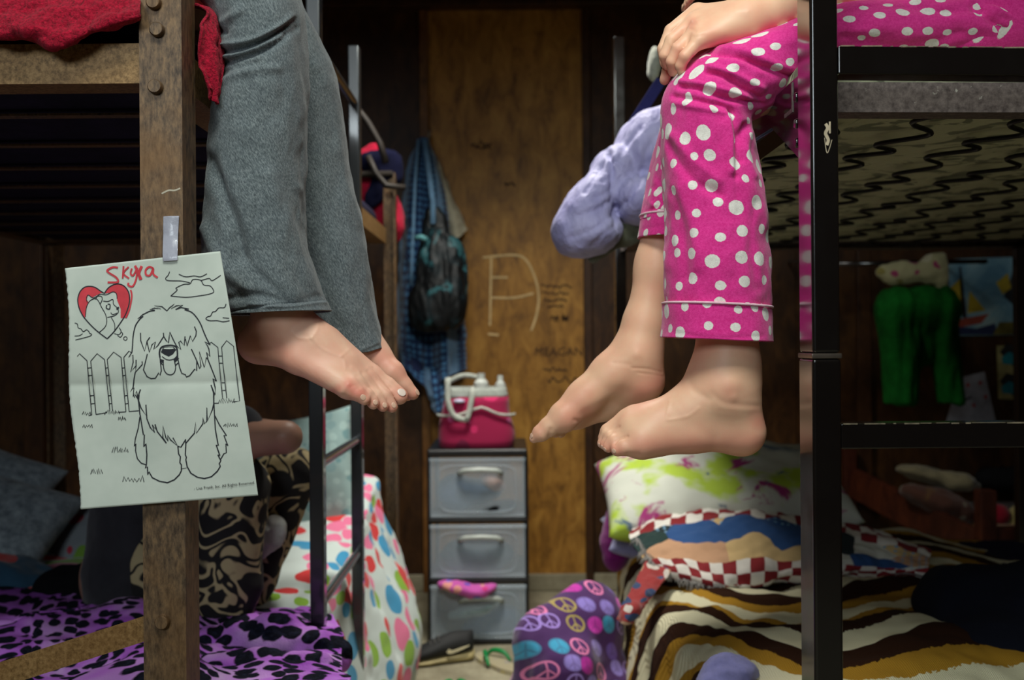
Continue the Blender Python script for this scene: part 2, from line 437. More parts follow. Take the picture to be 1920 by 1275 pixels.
def heather_mat():
    q = N('heather_grey_jersey'); v = q.mapping(q.obj, (1,1,1), (0,.5,0)); n = q.noise(q.mapping(v, (1.6,1.6,.5)), 420, 5, .75); n2 = q.noise(q.obj, 30, 3)
    c = q.ramp(n, [(.34, srgb(62,68,72)), (.5, srgb(98,106,109)), (.68, srgb(142,149,150))])
    c = q.mix(q.ramp(n2, [(.4, (0,0,0)), (.8, (.25,.25,.25))]), c, srgb(84,92,100))
    q.P(Base_Color=c, Roughness=.95, Sheen_Weight=.2, Specular_IOR_Level=.15); q.bump(n, .35, .001); return q.m
heather = heather_mat()
def fleece(name, a, b, sc=260):
    q = N(name); n = q.noise(q.obj, sc, 4, .7, .4)
    q.P(Base_Color=q.ramp(n, [(.3, a), (.7, b)]), Roughness=1, Sheen_Weight=.06, Sheen_Roughness=.6, Specular_IOR_Level=.1); q.bump(n, .9, .004); return q.m
redfl = fleece('red_boucle_fleece', srgb(92,2,20), srgb(196,22,56))
def leopard():
    q = N('purple_leopard_plush'); uv = q.uv; w = q.n('VectorMath', operation='ADD')
    nn = q.n('TexNoise'); q.set(nn.inputs['Vector'], uv); nn.inputs['Scale'].default_value = 22
    sc = q.n('VectorMath', operation='SCALE'); q.set(sc.inputs[0], nn.outputs['Color']); sc.inputs['Scale'].default_value = .035
    q.set(w.inputs[0], uv); q.set(w.inputs[1], sc.outputs[0])
    v = q.vor(w.outputs[0], 23, 'F1', '2D', .75); v2 = q.noise(uv, 5, 3)
    pur = q.ramp(v2, [(.3, srgb(150,60,190)), (.5, srgb(196,118,226)), (.7, srgb(222,186,236))])
    f = q.ramp(v.outputs['Distance'], [(.39, (1,1,1)), (.45, (0,0,0))])
    n3 = q.noise(uv, 90, 3); blk = q.ramp(n3, [(.45, srgb(14,16,28)), (.75, srgb(34,38,58))])
    q.P(Base_Color=q.mix(f, pur, blk), Roughness=.9, Specular_IOR_Level=.15); q.bump(q.noise(q.obj, 300, 3), .6, .003); return q.m
leo = leopard()
def floral():
    q = N('black_and_cream_floral_knit'); uv = q.obj; v = q.vor(uv, 11, 'F1', '3D', .8)
    n = q.noise(uv, 11, 1, .3, 1.7)
    sw = q.ramp(n, [(.44, (0,0,0)), (.46, (1,1,1)), (.53, (1,1,1)), (.55, (0,0,0)), (.62, (0,0,0)), (.64, (1,1,1))])
    bl = q.ramp(v.outputs['Distance'], [(.30, (0,0,0)), (.34, (1,1,1))])
    f = q.mix(1., sw, bl, 'MULTIPLY')
    v2 = q.vor(uv, 40, 'F1', '3D', .3); pet = q.ramp(v2.outputs['Distance'], [(.24, (1,1,1)), (.30, (0,0,0))]); core = q.ramp(v.outputs['Distance'], [(.16, (1,1,1)), (.19, (0,0,0))])
    f2 = q.mix(1., pet, core, 'MULTIPLY'); c = q.mix(f, srgb(16,14,14), srgb(176,160,120)); c = q.mix(f2, c, srgb(176,160,120))
    q.P(Base_Color=c, Roughness=.85); return q.m
flor = floral()
def blobs(name, base, cols, scale=14, r0=.18, r1=.34, stretch=(1,1,1), rnd=.9, lines=False, vec='uv'):
    q = N(name); uv = q.mapping(q.uv if vec == 'uv' else q.obj, stretch)
    nn = q.n('TexNoise'); q.set(nn.inputs['Vector'], uv); nn.inputs['Scale'].default_value = scale*.8
    sc = q.n('VectorMath', operation='SCALE'); q.set(sc.inputs[0], nn.outputs['Color']); sc.inputs['Scale'].default_value = .5/scale
    w = q.n('VectorMath', operation='ADD'); q.set(w.inputs[0], uv); q.set(w.inputs[1], sc.outputs[0])
    v = q.vor(w.outputs[0], scale, 'F1', '2D' if vec == 'uv' else '3D', rnd); sep = q.n('SeparateColor'); q.set(sep.inputs[0], v.outputs['Color'])
    k = len(cols); pal = q.ramp(sep.outputs[0], [(i/k, c) for i, c in enumerate(cols)], 'CONSTANT')
    rad = q.math('MULTIPLY_ADD', sep.outputs[1], r1-r0, r0)
    f = q.math('GREATER_THAN', rad, v.outputs['Distance'])
    q.P(Base_Color=q.mix(f, base, pal), Roughness=.9, Sheen_Weight=.15); q.bump(q.noise(q.obj, 350, 3), .3, .0015); return q.m
RED, PNK, BLU, GRN, WHT = srgb(214,48,50), srgb(236,120,160), srgb(56,150,196), srgb(140,186,50), srgb(206,218,214)
sheetm = blobs('white_sheet_with_bright_discs', WHT, [RED, BLU, PNK, GRN, RED, BLU, PNK], 13, .26, .52, (1,.8,1), .8)
tealp = blobs('pale_teal_print_cotton', srgb(158,186,184), [srgb(140,172,174), srgb(176,204,200), srgb(120,160,164)], 30, .1, .5)
def peace():
    q = N('peace_sign_print'); sc = 17.; v = q.vor(q.uv, sc, 'F1', '2D', .45)
    sub = q.n('VectorMath', operation='SUBTRACT'); q.set(sub.inputs[0], q.uv); q.set(sub.inputs[1], v.outputs['Position'])
    # local offset scaled to cell units
    s2 = q.n('VectorMath', operation='SCALE'); q.set(s2.inputs[0], sub.outputs[0]); s2.inputs['Scale'].default_value = sc
    sp = q.n('SeparateXYZ'); q.set(sp.inputs[0], s2.outputs[0]); x, y = sp.outputs[0], sp.outputs[1]
    x0 = q.math('ABSOLUTE', x); d = q.math('SQRT', q.math('ADD', q.math('MULTIPLY', x, x), q.math('MULTIPLY', y, y)))
    ring = q.math('LESS_THAN', q.math('ABSOLUTE', q.math('SUBTRACT', d, .38)), .05)
    bar = q.math('LESS_THAN', x0, .03); leg = q.math('MULTIPLY', q.math('LESS_THAN', q.math('ABSOLUTE', q.math('ADD', x0, y)), .045), q.math('LESS_THAN', y, 0.))
    ins = q.math('LESS_THAN', d, .40); sign = q.math('MAXIMUM', ring, q.math('MULTIPLY', ins, q.math('MAXIMUM', bar, leg)))
    sep = q.n('SeparateColor'); q.set(sep.inputs[0], v.outputs['Color'])
    cols = [srgb(200,40,170), srgb(60,160,200), srgb(140,120,200), srgb(190,190,180), srgb(110,80,170), srgb(220,60,190), srgb(84,70,150), srgb(150,130,210)]
    pal = q.ramp(sep.outputs[0], [(i/8, c) for i, c in enumerate(cols)], 'CONSTANT')
    lin = q.ramp(sep.outputs[1], [(0, srgb(220,120,170)), (.5, srgb(170,150,80)), (.75, srgb(160,130,210))], 'CONSTANT')
    base = srgb(70,28,92); solid = q.math('GREATER_THAN', sep.outputs[2], .42)
    cs = q.mix(ins, base, pal); cs = q.mix(q.math('MULTIPLY', sign, .35), cs, base); co = q.mix(sign, base, lin)
    q.P(Base_Color=q.mix(solid, co, cs), Roughness=.85, Sheen_Weight=.2); q.bump(q.noise(q.obj, 250, 3), .4, .002); return q.m
peacem = peace()
def tiedye():
    q = N('tie_dye_cotton'); n = q.noise(q.obj, 7, 4, .6, 1.2); n2 = q.noise(q.mapping(q.obj, (1,1,1), loc=(4,2,1)), 8, 4, .6, .8); n3 = q.noise(q.mapping(q.obj, (1,1,1), loc=(9,7,3)), 6, 3)
    c = q.mix(q.ramp(n3, [(.54, (0,0,0)), (.62, (1,1,1))]), srgb(196,198,186), srgb(166,190,60))
    c = q.mix(q.ramp(n, [(.58, (0,0,0)), (.64, (1,1,1))]), c, srgb(160,50,116))
    c = q.mix(q.ramp(n2, [(.63, (0,0,0)), (.68, (1,1,1))]), c, srgb(90,110,130))
    q.P(Base_Color=c, Roughness=.9); return q.m
tied = tiedye()
def stripes():
    q = N('brown_ochre_cream_knit'); sp = q.n('SeparateXYZ'); q.set(sp.inputs[0], q.uv)
    w = q.math('MULTIPLY_ADD', q.noise(q.uv, 3.5, 2), .10, sp.outputs[1]); f = q.math('FRACT', q.math('MULTIPLY', w, 2.1))
    zig = q.math('MULTIPLY_ADD', q.noise(q.uv, 120, 2), .05, f)
    BR, OC, CR_ = srgb(48,26,14), srgb(166,124,40), srgb(214,208,176)
    c = q.ramp(zig, [(0, BR), (.24, OC), (.4, CR_), (.6, OC), (.68, BR), (.84, CR_)], 'CONSTANT')
    q.P(Base_Color=c, Roughness=1, Specular_IOR_Level=.1)
    wv = q.n('TexWave'); q.set(wv.inputs['Vector'], q.uv); wv.inputs['Scale'].default_value = 90; wv.inputs['Distortion'].default_value = 2
    q.bump(wv.outputs['Fac'], .5, .003); return q.m
knit = stripes()
def tapestry():
    q = N('picture_tapestry_weave'); sp = q.n('SeparateXYZ'); q.set(sp.inputs[0], q.uv)
    ck = q.n('TexChecker'); q.set(ck.inputs['Vector'], q.mapping(q.uv, (1,1,1), (0,0,.0))); ck.inputs['Scale'].default_value = 26; q.set(ck.inputs[1], srgb(128,30,36)); q.set(ck.inputs[2], srgb(214,208,200))
    v = q.vor(q.uv, 9, 'F1', '2D', 1); sep = q.n('SeparateColor'); q.set(sep.inputs[0], v.outputs['Color'])
    art = q.ramp(sep.outputs[0], [(0, srgb(30,52,50)), (.2, srgb(200,200,190)), (.38, srgb(186,144,112)), (.55, srgb(40,76,128)), (.72, srgb(28,40,44)), (.86, srgb(200,170,120))], 'CONSTANT')
    star = q.vor(q.uv, 60, 'F1', '2D', .2); art = q.mix(q.math('MULTIPLY', q.math('LESS_THAN', star.outputs['Distance'], .22), q.math('GREATER_THAN', sep.outputs[1], .6)), art, srgb(120,160,190))
    edge = q.math('LESS_THAN', sp.outputs[1], .115)
    edge2 = q.math('GREATER_THAN', sp.outputs[1], .27)
    q.P(Base_Color=q.mix(q.math('MAXIMUM', edge, edge2), art, ck.outputs[0]), Roughness=1); q.bump(q.noise(q.uv, 300, 2), .5, .002); return q.m
tap = tapestry()
def towelm():
    q = N('blue_printed_towel'); sp = q.n('SeparateXYZ'); q.set(sp.inputs[0], q.uv)
    v = q.vor(q.uv, 40, 'F1', '2D', .15); d = q.ramp(v.outputs['Distance'], [(.28, (1,1,1)), (.36, (0,0,0))])
    c = q.mix(d, srgb(26,52,96), srgb(78,132,180))
    st = q.math('LESS_THAN', q.math('FRACT', q.math('MULTIPLY', sp.outputs[0], 4.2)), .16)
    c = q.mix(st, c, srgb(120,160,200))
    st2 = q.math('GREATER_THAN', q.noise(q.uv, 3.2, 2), .6)
    c = q.mix(st2, c, srgb(24,40,84)); q.P(Base_Color=c, Roughness=1, Sheen_Weight=.3); q.bump(q.noise(q.obj, 400, 3), .6, .002); return q.m
towm = towelm()
# ================================================================== THE ROOM
def structure(name, mb, m, **k): return tag(mb.build(name, m), kind='structure', **k)
structure('floor', MB().box((-2.7,-3.0,-.06),(3.0,4.3,0)), conc)
structure('ceiling', MB().box((-2.7,-3.0,2.72),(3.0,4.3,2.8)), darkwood)
structure('wall_left', MB().box((-2.7,-3.0,0),(-2.62,4.28,2.72)), darkwood)
structure('wall_right', MB().box((2.92,-3.0,0),(3.0,4.28,2.72)), darkwood)
structure('wall_front', MB().box((-2.62,-3.0,0),(2.92,-2.92,2.72)), darkwood)
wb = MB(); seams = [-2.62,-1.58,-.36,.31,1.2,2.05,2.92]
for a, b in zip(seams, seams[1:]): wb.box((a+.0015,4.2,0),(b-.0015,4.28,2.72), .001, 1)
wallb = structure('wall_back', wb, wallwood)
wallb.data.materials.append(wallwood_shade)
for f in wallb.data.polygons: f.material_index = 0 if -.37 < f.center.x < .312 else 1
for i, (px, w) in enumerate(((798,.036),(1103,.034),(60,.08),(1622,.055))):
    x = at(px,600,4.16).x
    structure('trim_%d' % (i+1), MB().box((x-w/2,4.165,.0),(x+w/2,4.199,2.44), .003), postwood if i < 1 else darkwood)
structure('trim_5', MB().box((-2.61,4.12,2.445),(2.91,4.199,2.56), .004), darkwood)
structure('trim_6', MB().box((-2.61,1.95,2.19),(2.91,2.03,2.715), .004), darkwood)   # unseen board added to shade the top of the back wall
structure('baseboard_back', MB().box((-2.61,4.175,.002),(2.91,4.199,.07), .003), conc)
# scribbles and chalk on the wall
def textobj(name, s, size, loc, m, parent, rot=(math.pi/2,0,0), ext=.0002, sx=1, space=1):
    c = bpy.data.curves.new(name, 'FONT'); c.body = s; c.size = size; c.extrude = ext; c.space_character = space; c.resolution_u = 2
    o = bpy.data.objects.new(name, c); COL.objects.link(o); bpy.context.view_layer.update()
    me = bpy.data.meshes.new_from_object(o.evaluated_get(bpy.context.evaluated_depsgraph_get())); bpy.data.objects.remove(o)
    me.name = name
    for v in me.vertices: v.co.x *= sx
    from mathutils import Euler
    R = Euler(rot).to_matrix() if not isinstance(rot, Matrix) else rot
    for v in me.vertices: v.co = R @ v.co + Vector(loc)
    me.materials.clear(); return link(name, me, m, parent, False)
def ribbon(bm, pts, w, Yf, n=6, smooth=True, zo=.0):
    """flat pen stroke; pts in px, w in px"""
    pp = cpts(pts, n) if smooth and len(pts) > 2 else pts
    L = []; R = []
    for i, p in enumerate(pp):
        a = pp[max(i-1,0)]; b = pp[min(i+1,len(pp)-1)]; dx, dy = b[0]-a[0], b[1]-a[1]; l = math.hypot(dx,dy) or 1
        nx, ny = -dy/l*w/2, dx/l*w/2
        L.append(bm.verts.new(at(p[0]+nx,p[1]+ny,Yf(p[0]+nx,p[1]+ny)-zo))); R.append(bm.verts.new(at(p[0]-nx,p[1]-ny,Yf(p[0]-nx,p[1]-ny)-zo)))
    for i in range(len(pp)-1): bm.faces.new((L[i],L[i+1],R[i+1],R[i]))
ink = plain('black_print_ink', srgb(34,36,44), .8, var=.1)
chalkm = plain('faint_chalk', srgb(222,190,136), .95, var=.2)
mark = plain('dark_marker_on_wood', srgb(58,34,16), .8, var=.2)
mb = MB()
for pts in ([(921,482),(920,540),(919,600),(918,610)], [(905,483),(960,478),(985,486),(1003,520),(1010,556),(1006,590),(996,620)], [(922,520),(952,520)], [(922,558),(965,558),(1000,550)], [(915,626),(935,628)]):
    ribbon(mb.bm, pts, 4, lambda x, y: 4.198)
mb.build('chalk_drawing', chalkm, wallb)
textobj('marker_lettering', 'MEAGAN', .050, at(1002,667,4.198), mark, wallb, sx=1.0)
mb = MB(); r_ = random.Random(7)
for x, y, w, h in ((1014,537,60,7),(1016,550,50,7),(1018,562,46,7),(1026,574,30,6),(1034,598,14,12),(1054,596,12,12),(1020,692,46,9),(1026,712,60,12),(884,270,40,12),(890,276,30,8),(946,345,20,6)):
    p = [(x+w*k/14+r_.uniform(-1.5,1.5), y+r_.uniform(-.5,.5)*h) for k in range(15)]
    ribbon(mb.bm, p, 2.2, lambda a, b: 4.198)
mb.build('marker_scribble', mark, wallb)

# ================================================================== LEFT BUNK
def angle(mb, p, q, w, up, out, t=.005):
    """L-section steel from p to q: one flange along 'up', one along 'out'"""
    p, q, up, out = Vector(p), Vector(q), Vector(up), Vector(out)
    prof = [Vector((0,0,0)), up*w, up*w+out*t, up*t+out*t, up*t+out*w, out*w]
    mb.prism([p+v for v in prof], q-p); return mb
XL0, XL1 = -.4467, -.3955
zt, zb = az(75,1.21), az(150,1.21)
bunkL = thing('bunk_bed', (-.92,2.2,0), 'brown rusty steel bunk bed at the left, its corner post carrying the drawing', 'bunk bed')
post = MB(); angle(post, (XL1,1.2,0), (XL1,1.2,2.25), .0512, (-1,0,0), (0,1,0), .006)
smoothang(post.build('front_post', rust, bunkL))
for bx, by in ((290,6),(296,57),(293,164),(306,1165)):
    c = at(bx,by,1.2); b = MB(); b.tube([c+Vector((0,.012,0)), c+Vector((0,-.0055,0)), c+Vector((0,-.0075,0))], [.0088,.0088,.0074], 16)
    smoothang(b.build('bolt', rust, bunkL), 40)
r = MB(); angle(r, (-1.5,1.2115,zb), (XL1-.008,1.2115,zb), zt-zb, (0,0,1), (0,1,0)); r.build('end_rail', bronze, bunkL)
r = MB(); angle(r, (XL1-.0065,1.214,zb-.003), (XL1-.0065,3.2,zb-.003), zt-zb, (0,0,1), (-1,0,0)); r.build('side_rail', bronze, bunkL)
r = MB(); angle(r, (-1.5,3.21,zb), (XL1-.008,3.21,zb), zt-zb, (0,0,1), (0,-1,0)); r.build('end_rail', rust, bunkL)
r = MB(); angle(r, (-1.5,1.22,zb), (-1.5,3.2,zb), zt-zb, (0,0,1), (1,0,0)); r.build('side_rail', rust, bunkL)
for (x, y, ox, oy) in ((-1.505,1.2,1,1),(-.375,3.262,-1,-1),(-1.505,3.262,1,-1)):
    r = MB(); angle(r, (x,y,0), (x,y,1.62 if x < -1 else 1.6), .042, (ox,0,0), (0,oy,0), .005); r.build('post', rust, bunkL)
for z in (.27,):
    for a, b, o in (((-1.5,1.22,z),(-.41,1.22,z),(0,1,0)),((-1.5,3.2,z),(-.41,3.2,z),(0,-1,0)),((-.41,1.23,z),(-.41,3.2,z),(-1,0,0)),((-1.5,1.23,z),(-1.5,3.2,z),(1,0,0))):
        r = MB(); angle(r, a, b, .045, (0,0,1), o); r.build('lower_rail', rust, bunkL)
p0 = at(300,1170,1.207); d = (at(0,1266,1.207)-p0).normalized()
br = MB(); nrm = Vector((-d.z,0,d.x)) if d.x > 0 else Vector((d.z,0,-d.x)); hw = .0145
br.prism([p0+nrm*hw, p0-nrm*hw, p0-nrm*hw+d*1.05, p0+nrm*hw+d*1.05], (0,.004,0)); br.build('diagonal_brace', bronze, bunkL)
sp = MB()
for k in range(9): sp.bar((-1.49,1.4+k*.21,zb+.004),(-.41,1.4+k*.21,zb+.004), .02,.003,0)
sp.build('slat_frame', rust, bunkL)
MB().tube([(-1.49,3.25,1.60),(-.385,3.25,1.60)], .011, 12).build('guard_rail', darkmet, bunkL, True)
MB().tube([at(655,185,3.2), at(690,230,3.2), at(712,268,3.2), at(724,305,3.2)], .011, 10).build('guard_rail', darkmet, bunkL, True)
MB().tube([at(690,292,3.2), at(705,325,3.2), at(724,348,3.2), at(760,352,3.2)], .010, 10).build('guard_rail', darkmet, bunkL, True)
# scratch on the post
mb = MB(); ribbon(mb.bm, [(303,363),(316,357),(327,357),(338,353)], 3, lambda x,y: 1.1997); mb.build('scratch', plain('bare_scratch', srgb(190,180,160), .6), bunkL)
navy = fabric('navy_ticking', srgb(20,21,38), sc=12, c2=srgb(36,32,56), sheen=0)
navyd = fabric('dark_navy_cloth', (.004,.005,.011), sc=12, sheen=0)
blackf = fabric('black_cloth', (.004,.004,.005), sc=15, sheen=0)
m = tag(MB().box((-1.47,1.24,zb+.012),(-.425,3.18,1.478), .035, 4).build('mattress', navy, smooth=False), 'navy mattress of the upper bunk behind the brown post', 'mattress'); smoothang(m, 60)
m = tag(MB().box((-1.47,1.26,.28),(-.43,3.17,.43), .03, 4).build('mattress', navy), 'low mattress of the left bunk under the printed bedding', 'mattress'); smoothang(m, 60)
# red blanket over the upper left rail
Z = lambda py, Y: az(py, Y)
rows = []
xs = [-120,-40,30,70,110,170,225,262]; bot = [76,72,70,76,96,66,48,36]
rows.append([Vector((ax(x,1.75)-.05,2.3,1.50)) for x in xs])
rows.append([Vector((ax(x,1.2),1.45,1.515)) for x in xs])
rows.append([at(x,-38,1.28) for x in xs]); rows.append([at(x,-8,1.205) for x in xs])
rows.append([at(x,b*.45,1.180) for x, b in zip(xs, bot)])
rows.append([at(x,b*.85,1.174) for x, b in zip(xs, bot)])
rows.append([at(x,b,1.186) for x, b in zip(xs, bot)]); rows.append([at(x,b-12,1.202) for x, b in zip(xs, bot)])
red = patch('blanket', rows, redfl, nu=150, nv=110, amp=.007, sc=26, seed=3, thick=.004, aniso=(.8,1,1.6))
tag(red, 'crimson fluffy blanket hanging over the top rail of the left bunk', 'blanket')
rows = [[Vector((-.47,y,1.49)) for y in (1.262,1.285,1.31,1.33)],
        [at(376,16,1.262), at(386,12,1.28), at(398,20,1.30), at(404,30,1.315)],
        [at(374,50,1.245), at(392,48,1.258), at(408,62,1.272), at(416,80,1.29)],
        [at(374,100,1.243), at(392,100,1.25), at(408,110,1.262), at(418,124,1.28)],
        [at(380,135,1.245), at(394,150,1.252), at(404,165,1.262), at(412,172,1.272)],
        [at(396,182,1.252), at(400,190,1.256), at(403,196,1.262), at(408,186,1.268)]]
patch('draped_edge', rows, redfl, red, nu=60, nv=70, amp=.0045, sc=30, seed=9, thick=.004, ruff=(.003, 210))

# ---- taped drawing
def PY(px, py):
    # distance of the sheet: curls off the post to the left, bows out in the middle, a soft fold across at y~720
    t = (px-300)/180; y = 1.1935-.004*math.exp(-((px-330)/120)**2)-.010*max(0,-t-.2)**1.3
    y += .0012*math.sin(px*.021+py*.013)+.001*math.sin(py*.02-px*.012)
    y += .0035*math.exp(-abs(py-(722-(px-150)*.02))/22)
    if px > 380: y += .0002*(px-380)*max(0,(560-py)/90)*.6
    return y
def sheet(u, v):
    TL, TR, BR, BL = (122,503), (413,471), (484,929), (150,955)
    x = (TL[0]*(1-u)+TR[0]*u)*(1-v)+(BL[0]*(1-u)+BR[0]*u)*v; y = (TL[1]*(1-u)+TR[1]*u)*(1-v)+(BL[1]*(1-u)+BR[1]*u)*v
    if u < .08:
        f = 1-u/.08; x += f*(3.5*math.sin(v*9)+1.6*mnoise.noise(Vector((v*60,1,2)))-3*math.sin(math.pi*v))
    x += u*2*math.sin(math.pi*v)
    return x, y
vs = []; n, mq = 80, 120
for j in range(mq+1):
    for i in range(n+1):
        x, y = sheet((i/n)**1.0, j/mq); vs.append(at(x,y,PY(x,y)))
fs = [(j*(n+1)+i, (j+1)*(n+1)+i, (j+1)*(n+1)+i+1, j*(n+1)+i+1) for j in range(mq) for i in range(n)]
pq = N('off_white_newsprint'); nn = pq.noise(pq.obj, 900, 3); n2 = pq.noise(pq.obj, 18, 3)
pq.P(Base_Color=pq.ramp(n2, [(.3, srgb(194,202,192)), (.7, srgb(210,216,206))]), Roughness=.9); pq.bump(n2, .18, .006)
paper = mk('coloring_page', vs, fs, pq.m)
tag(paper, 'torn coloring page of a shaggy dog taped to the brown bunk post', 'drawing')
md = paper.modifiers.new('t', 'SOLIDIFY'); md.thickness = .00015; md.offset = 1
PF = lambda x, y: PY(x, y)
A5 = lambda *p: [(230+x/6.374, 560+y/6.374) for x, y in p]
A6 = lambda *p: [(130+x/5.333, 740+y/5.333) for x, y in p]
A4 = lambda *p: [(110+x/6.71, 460+y/6.71) for x, y in p]
L = MB(); ZO = .0006
def ln(pts, w=1.9, sm=False): ribbon(L.bm, pts, w, PF, 5, sm, ZO)
# the shaggy dog: head
ln(A5((110,640),(118,560),(125,450),(150,330),(200,250),(245,210)), 2.2, True); ln(A5((245,210),(180,240),(240,190),(320,150),(385,140)), 2, False)
ln(A5((385,138),(325,128),(378,112),(458,124),(380,82),(470,95),(528,145),(560,108),(618,62),(580,120),(640,85),(718,76),(632,130),(700,105),(790,124),(740,130)), 2)
ln(A5((740,130),(820,160),(880,220),(930,300),(970,400),(1010,490),(1045,550)), 2.2, True)
ln(A5((1045,550),(980,515),(1015,565),(1030,600),(1042,690),(1002,640),(1022,735),(1000,700),(975,820),(915,630),(935,810),(920,835),(885,740),(820,600)), 2)
ln(A5((885,740),(885,860),(862,840),(800,920),(760,935),(752,910),(705,890),(680,820),(655,700)), 2)
ln(A5((110,640),(72,700),(122,672),(125,760),(95,875),(160,800),(160,730)), 2); ln(A5((160,800),(150,880),(235,785),(232,750)), 2)
ln(A5((295,660),(270,760),(248,850),(290,930),(340,955),(390,950),(432,885),(445,915),(462,860),(445,700)), 2)
ln(A5((212,408),(215,500),(262,628),(290,510),(325,460)), 2); ln(A5((290,510),(320,640),(350,550),(390,515),(372,605),(420,560),(490,450),(486,408)), 2)
ln(A5((490,450),(520,500),(548,528),(555,460),(562,398),(600,480),(640,560),(695,608),(670,520),(690,505),(735,558),(745,450)), 2)
ln(A5((750,480),(768,565),(810,440),(835,510),(875,440),(880,390),(858,332)), 2)
# nose and tongue
ln(A5((445,700),(440,640),(455,590),(500,565),(580,558),(635,575),(652,620),(655,700)), 3, True)
ln(A5((470,690),(520,725),(570,732),(620,715),(650,680)), 1.6, True); ln(A5((485,730),(490,830),(520,890),(570,910),(615,885),(632,820),(615,730)), 1.8, True)
ln(A5((445,740),(490,750)), 6); ln(A5((620,745),(660,700)), 6); ln(A5((460,770),(490,800)), 2); ln(A5((660,770),(628,800)), 2)
# body
ln(A5((150,880),(135,960),(125,1060),(90,1112),(135,1065),(125,1170),(165,1105),(190,1220)), 2.2)
ln(A5((1022,735),(1060,830),(1120,985),(1080,955),(1105,1060),(1105,1150),(1055,1030),(1085,1120),(1088,1275)), 2.2)
ln(A5((212,1085),(185,1180),(200,1275)), 2.4, True)
ln(A6((640,0),(655,30),(660,0),(690,50),(705,190)), 2.2); ln(A6((697,0),(693,60),(715,130),(768,210),(765,100),(775,240),(810,330),(852,380),(830,300),(862,345),(856,295),(880,370),(970,485),(935,430),(935,310),(965,430),(985,465),(985,405),(1010,450),(1085,515),(1035,430)), 2.2)
ln(A6((1085,515),(1115,525),(1165,445),(1160,490),(1250,385),(1262,275),(1270,385),(1335,290),(1335,230),(1350,290),(1375,265),(1375,130),(1385,255),(1430,150),(1445,80),(1445,0)), 2.2)
ln(A6((705,190),(712,230),(740,400),(750,400),(745,520),(765,490),(775,600),(770,700),(760,735),(780,720),(785,800),(795,770),(830,830),(900,865),(980,880),(1050,850),(1100,800),(1120,760),(1120,700),(1105,680),(1110,620),(1092,590),(1085,515)), 2.3)
ln(A6((1165,490),(1160,600),(1170,625),(1165,650),(1178,720),(1190,740),(1215,785),(1280,825),(1350,838),(1420,820),(1480,765),(1510,715),(1498,690),(1515,660),(1485,600),(1505,610),(1468,500),(1490,510),(1460,350),(1445,80)), 2.3)
ln(A6((705,220),(690,330),(660,440),(650,515),(665,490),(662,560),(680,640),(720,685),(770,702)), 2); ln(A6((1455,210),(1500,300),(1572,410),(1545,405),(1585,510),(1565,490),(1570,580),(1545,590),(1510,650)), 2)
ln(A6((1125,740),(1172,732)), 1)
# fences
def fence(pts, w=1.5): ln(pts, w)
for a, b, c, d in (((163,676),(172,778),(170,677),(180,777)), ((196,674),(206,770),(201,674),(211,770)), ((227,670),(236,772),(232,670),(242,771))):
    fence([a, b]); fence([c, d])
    for y in (690,704,742,757):
        t = (y-a[1])/(b[1]-a[1]); fence([(a[0]+(b[0]-a[0])*t, y), (c[0]+(d[0]-c[0])*t, y-.6)])
fence([(145,668),(149,663),(163,676)]); fence([(170,677),(182,663),(196,674)]); fence([(201,674),(213,660),(227,670)]); fence([(232,670),(242,658),(246,661)])
fence([(172,778),(166,779)]); fence([(180,777),(197,774)]); fence([(222,773),(236,772)])
fence(A5((1045,530),(1058,520),(1138,582),(1145,690),(1195,1200))); fence(A5((1182,580),(1200,800),(1245,1190))); fence(A5((1182,580),(1242,500),(1325,568),(1360,900),(1398,1222),(1320,1232)))
for y in (685,770,1005,1095): fence(A5((1148+(y-685)*.11,y),(1190+(y-685)*.09,y)))
fence(A5((1090,1250),(1150,1248)))
fence(A6((595,168),(695,160)))
def grass(x, y, w, n, h, seed):
    r = random.Random(seed); p = []
    for i in range(n):
        p.append((x+w*i/n, y+r.uniform(-1,1)*h*.15)); p.append((x+w*(i+.5)/n+r.uniform(-1.5,1.5), y-h*r.uniform(.5,1)))
    p.append((x+w,y)); ln(p, 1.5)
for q in ((154,778,16,4,8,1),(196,776,28,8,9,2),(155,802,18,4,9,3),(222,788,14,5,9,4),(210,848,30,8,11,5),(170,888,22,5,11,6),(230,904,40,6,13,7),(419,800,26,7,9,8),(410,755,30,7,10,9)): grass(*q)
# clouds
ln(A5((1235,62),(1215,105),(1150,110),(1110,150),(1075,160),(1050,205),(1015,215),(995,242),(1040,262),(1130,262),(1200,275),(1278,262)), 1.6, True); ln(A5((1195,226),(1272,234)), 1.4)
B2 = lambda *p: [(100+x/2.5, 450+y/2.5) for x, y in p]
ln(B2((545,148),(538,165),(526,180),(540,190),(600,192),(640,200)), 1.5, True); ln(B2((588,160),(620,172),(660,168),(690,172),(720,158)), 1.5, True); ln(B2((690,190),(730,180),(745,190),(785,165)), 1.5, True)
ln(B2((550,262),(580,235),(575,225),(610,208),(640,205),(655,185),(690,188),(705,210),(735,215),(752,240),(735,252),(680,262),(620,268),(550,262)), 1.5, True)
ln(A4((200,975),(235,990),(245,1035),(280,1050),(310,1085),(350,1062),(380,1085),(390,1105),(415,1118),(395,1140),(330,1160),(210,1190)), 1.4, True); ln(A4((200,1140),(260,1135),(300,1110)), 1.3, True)
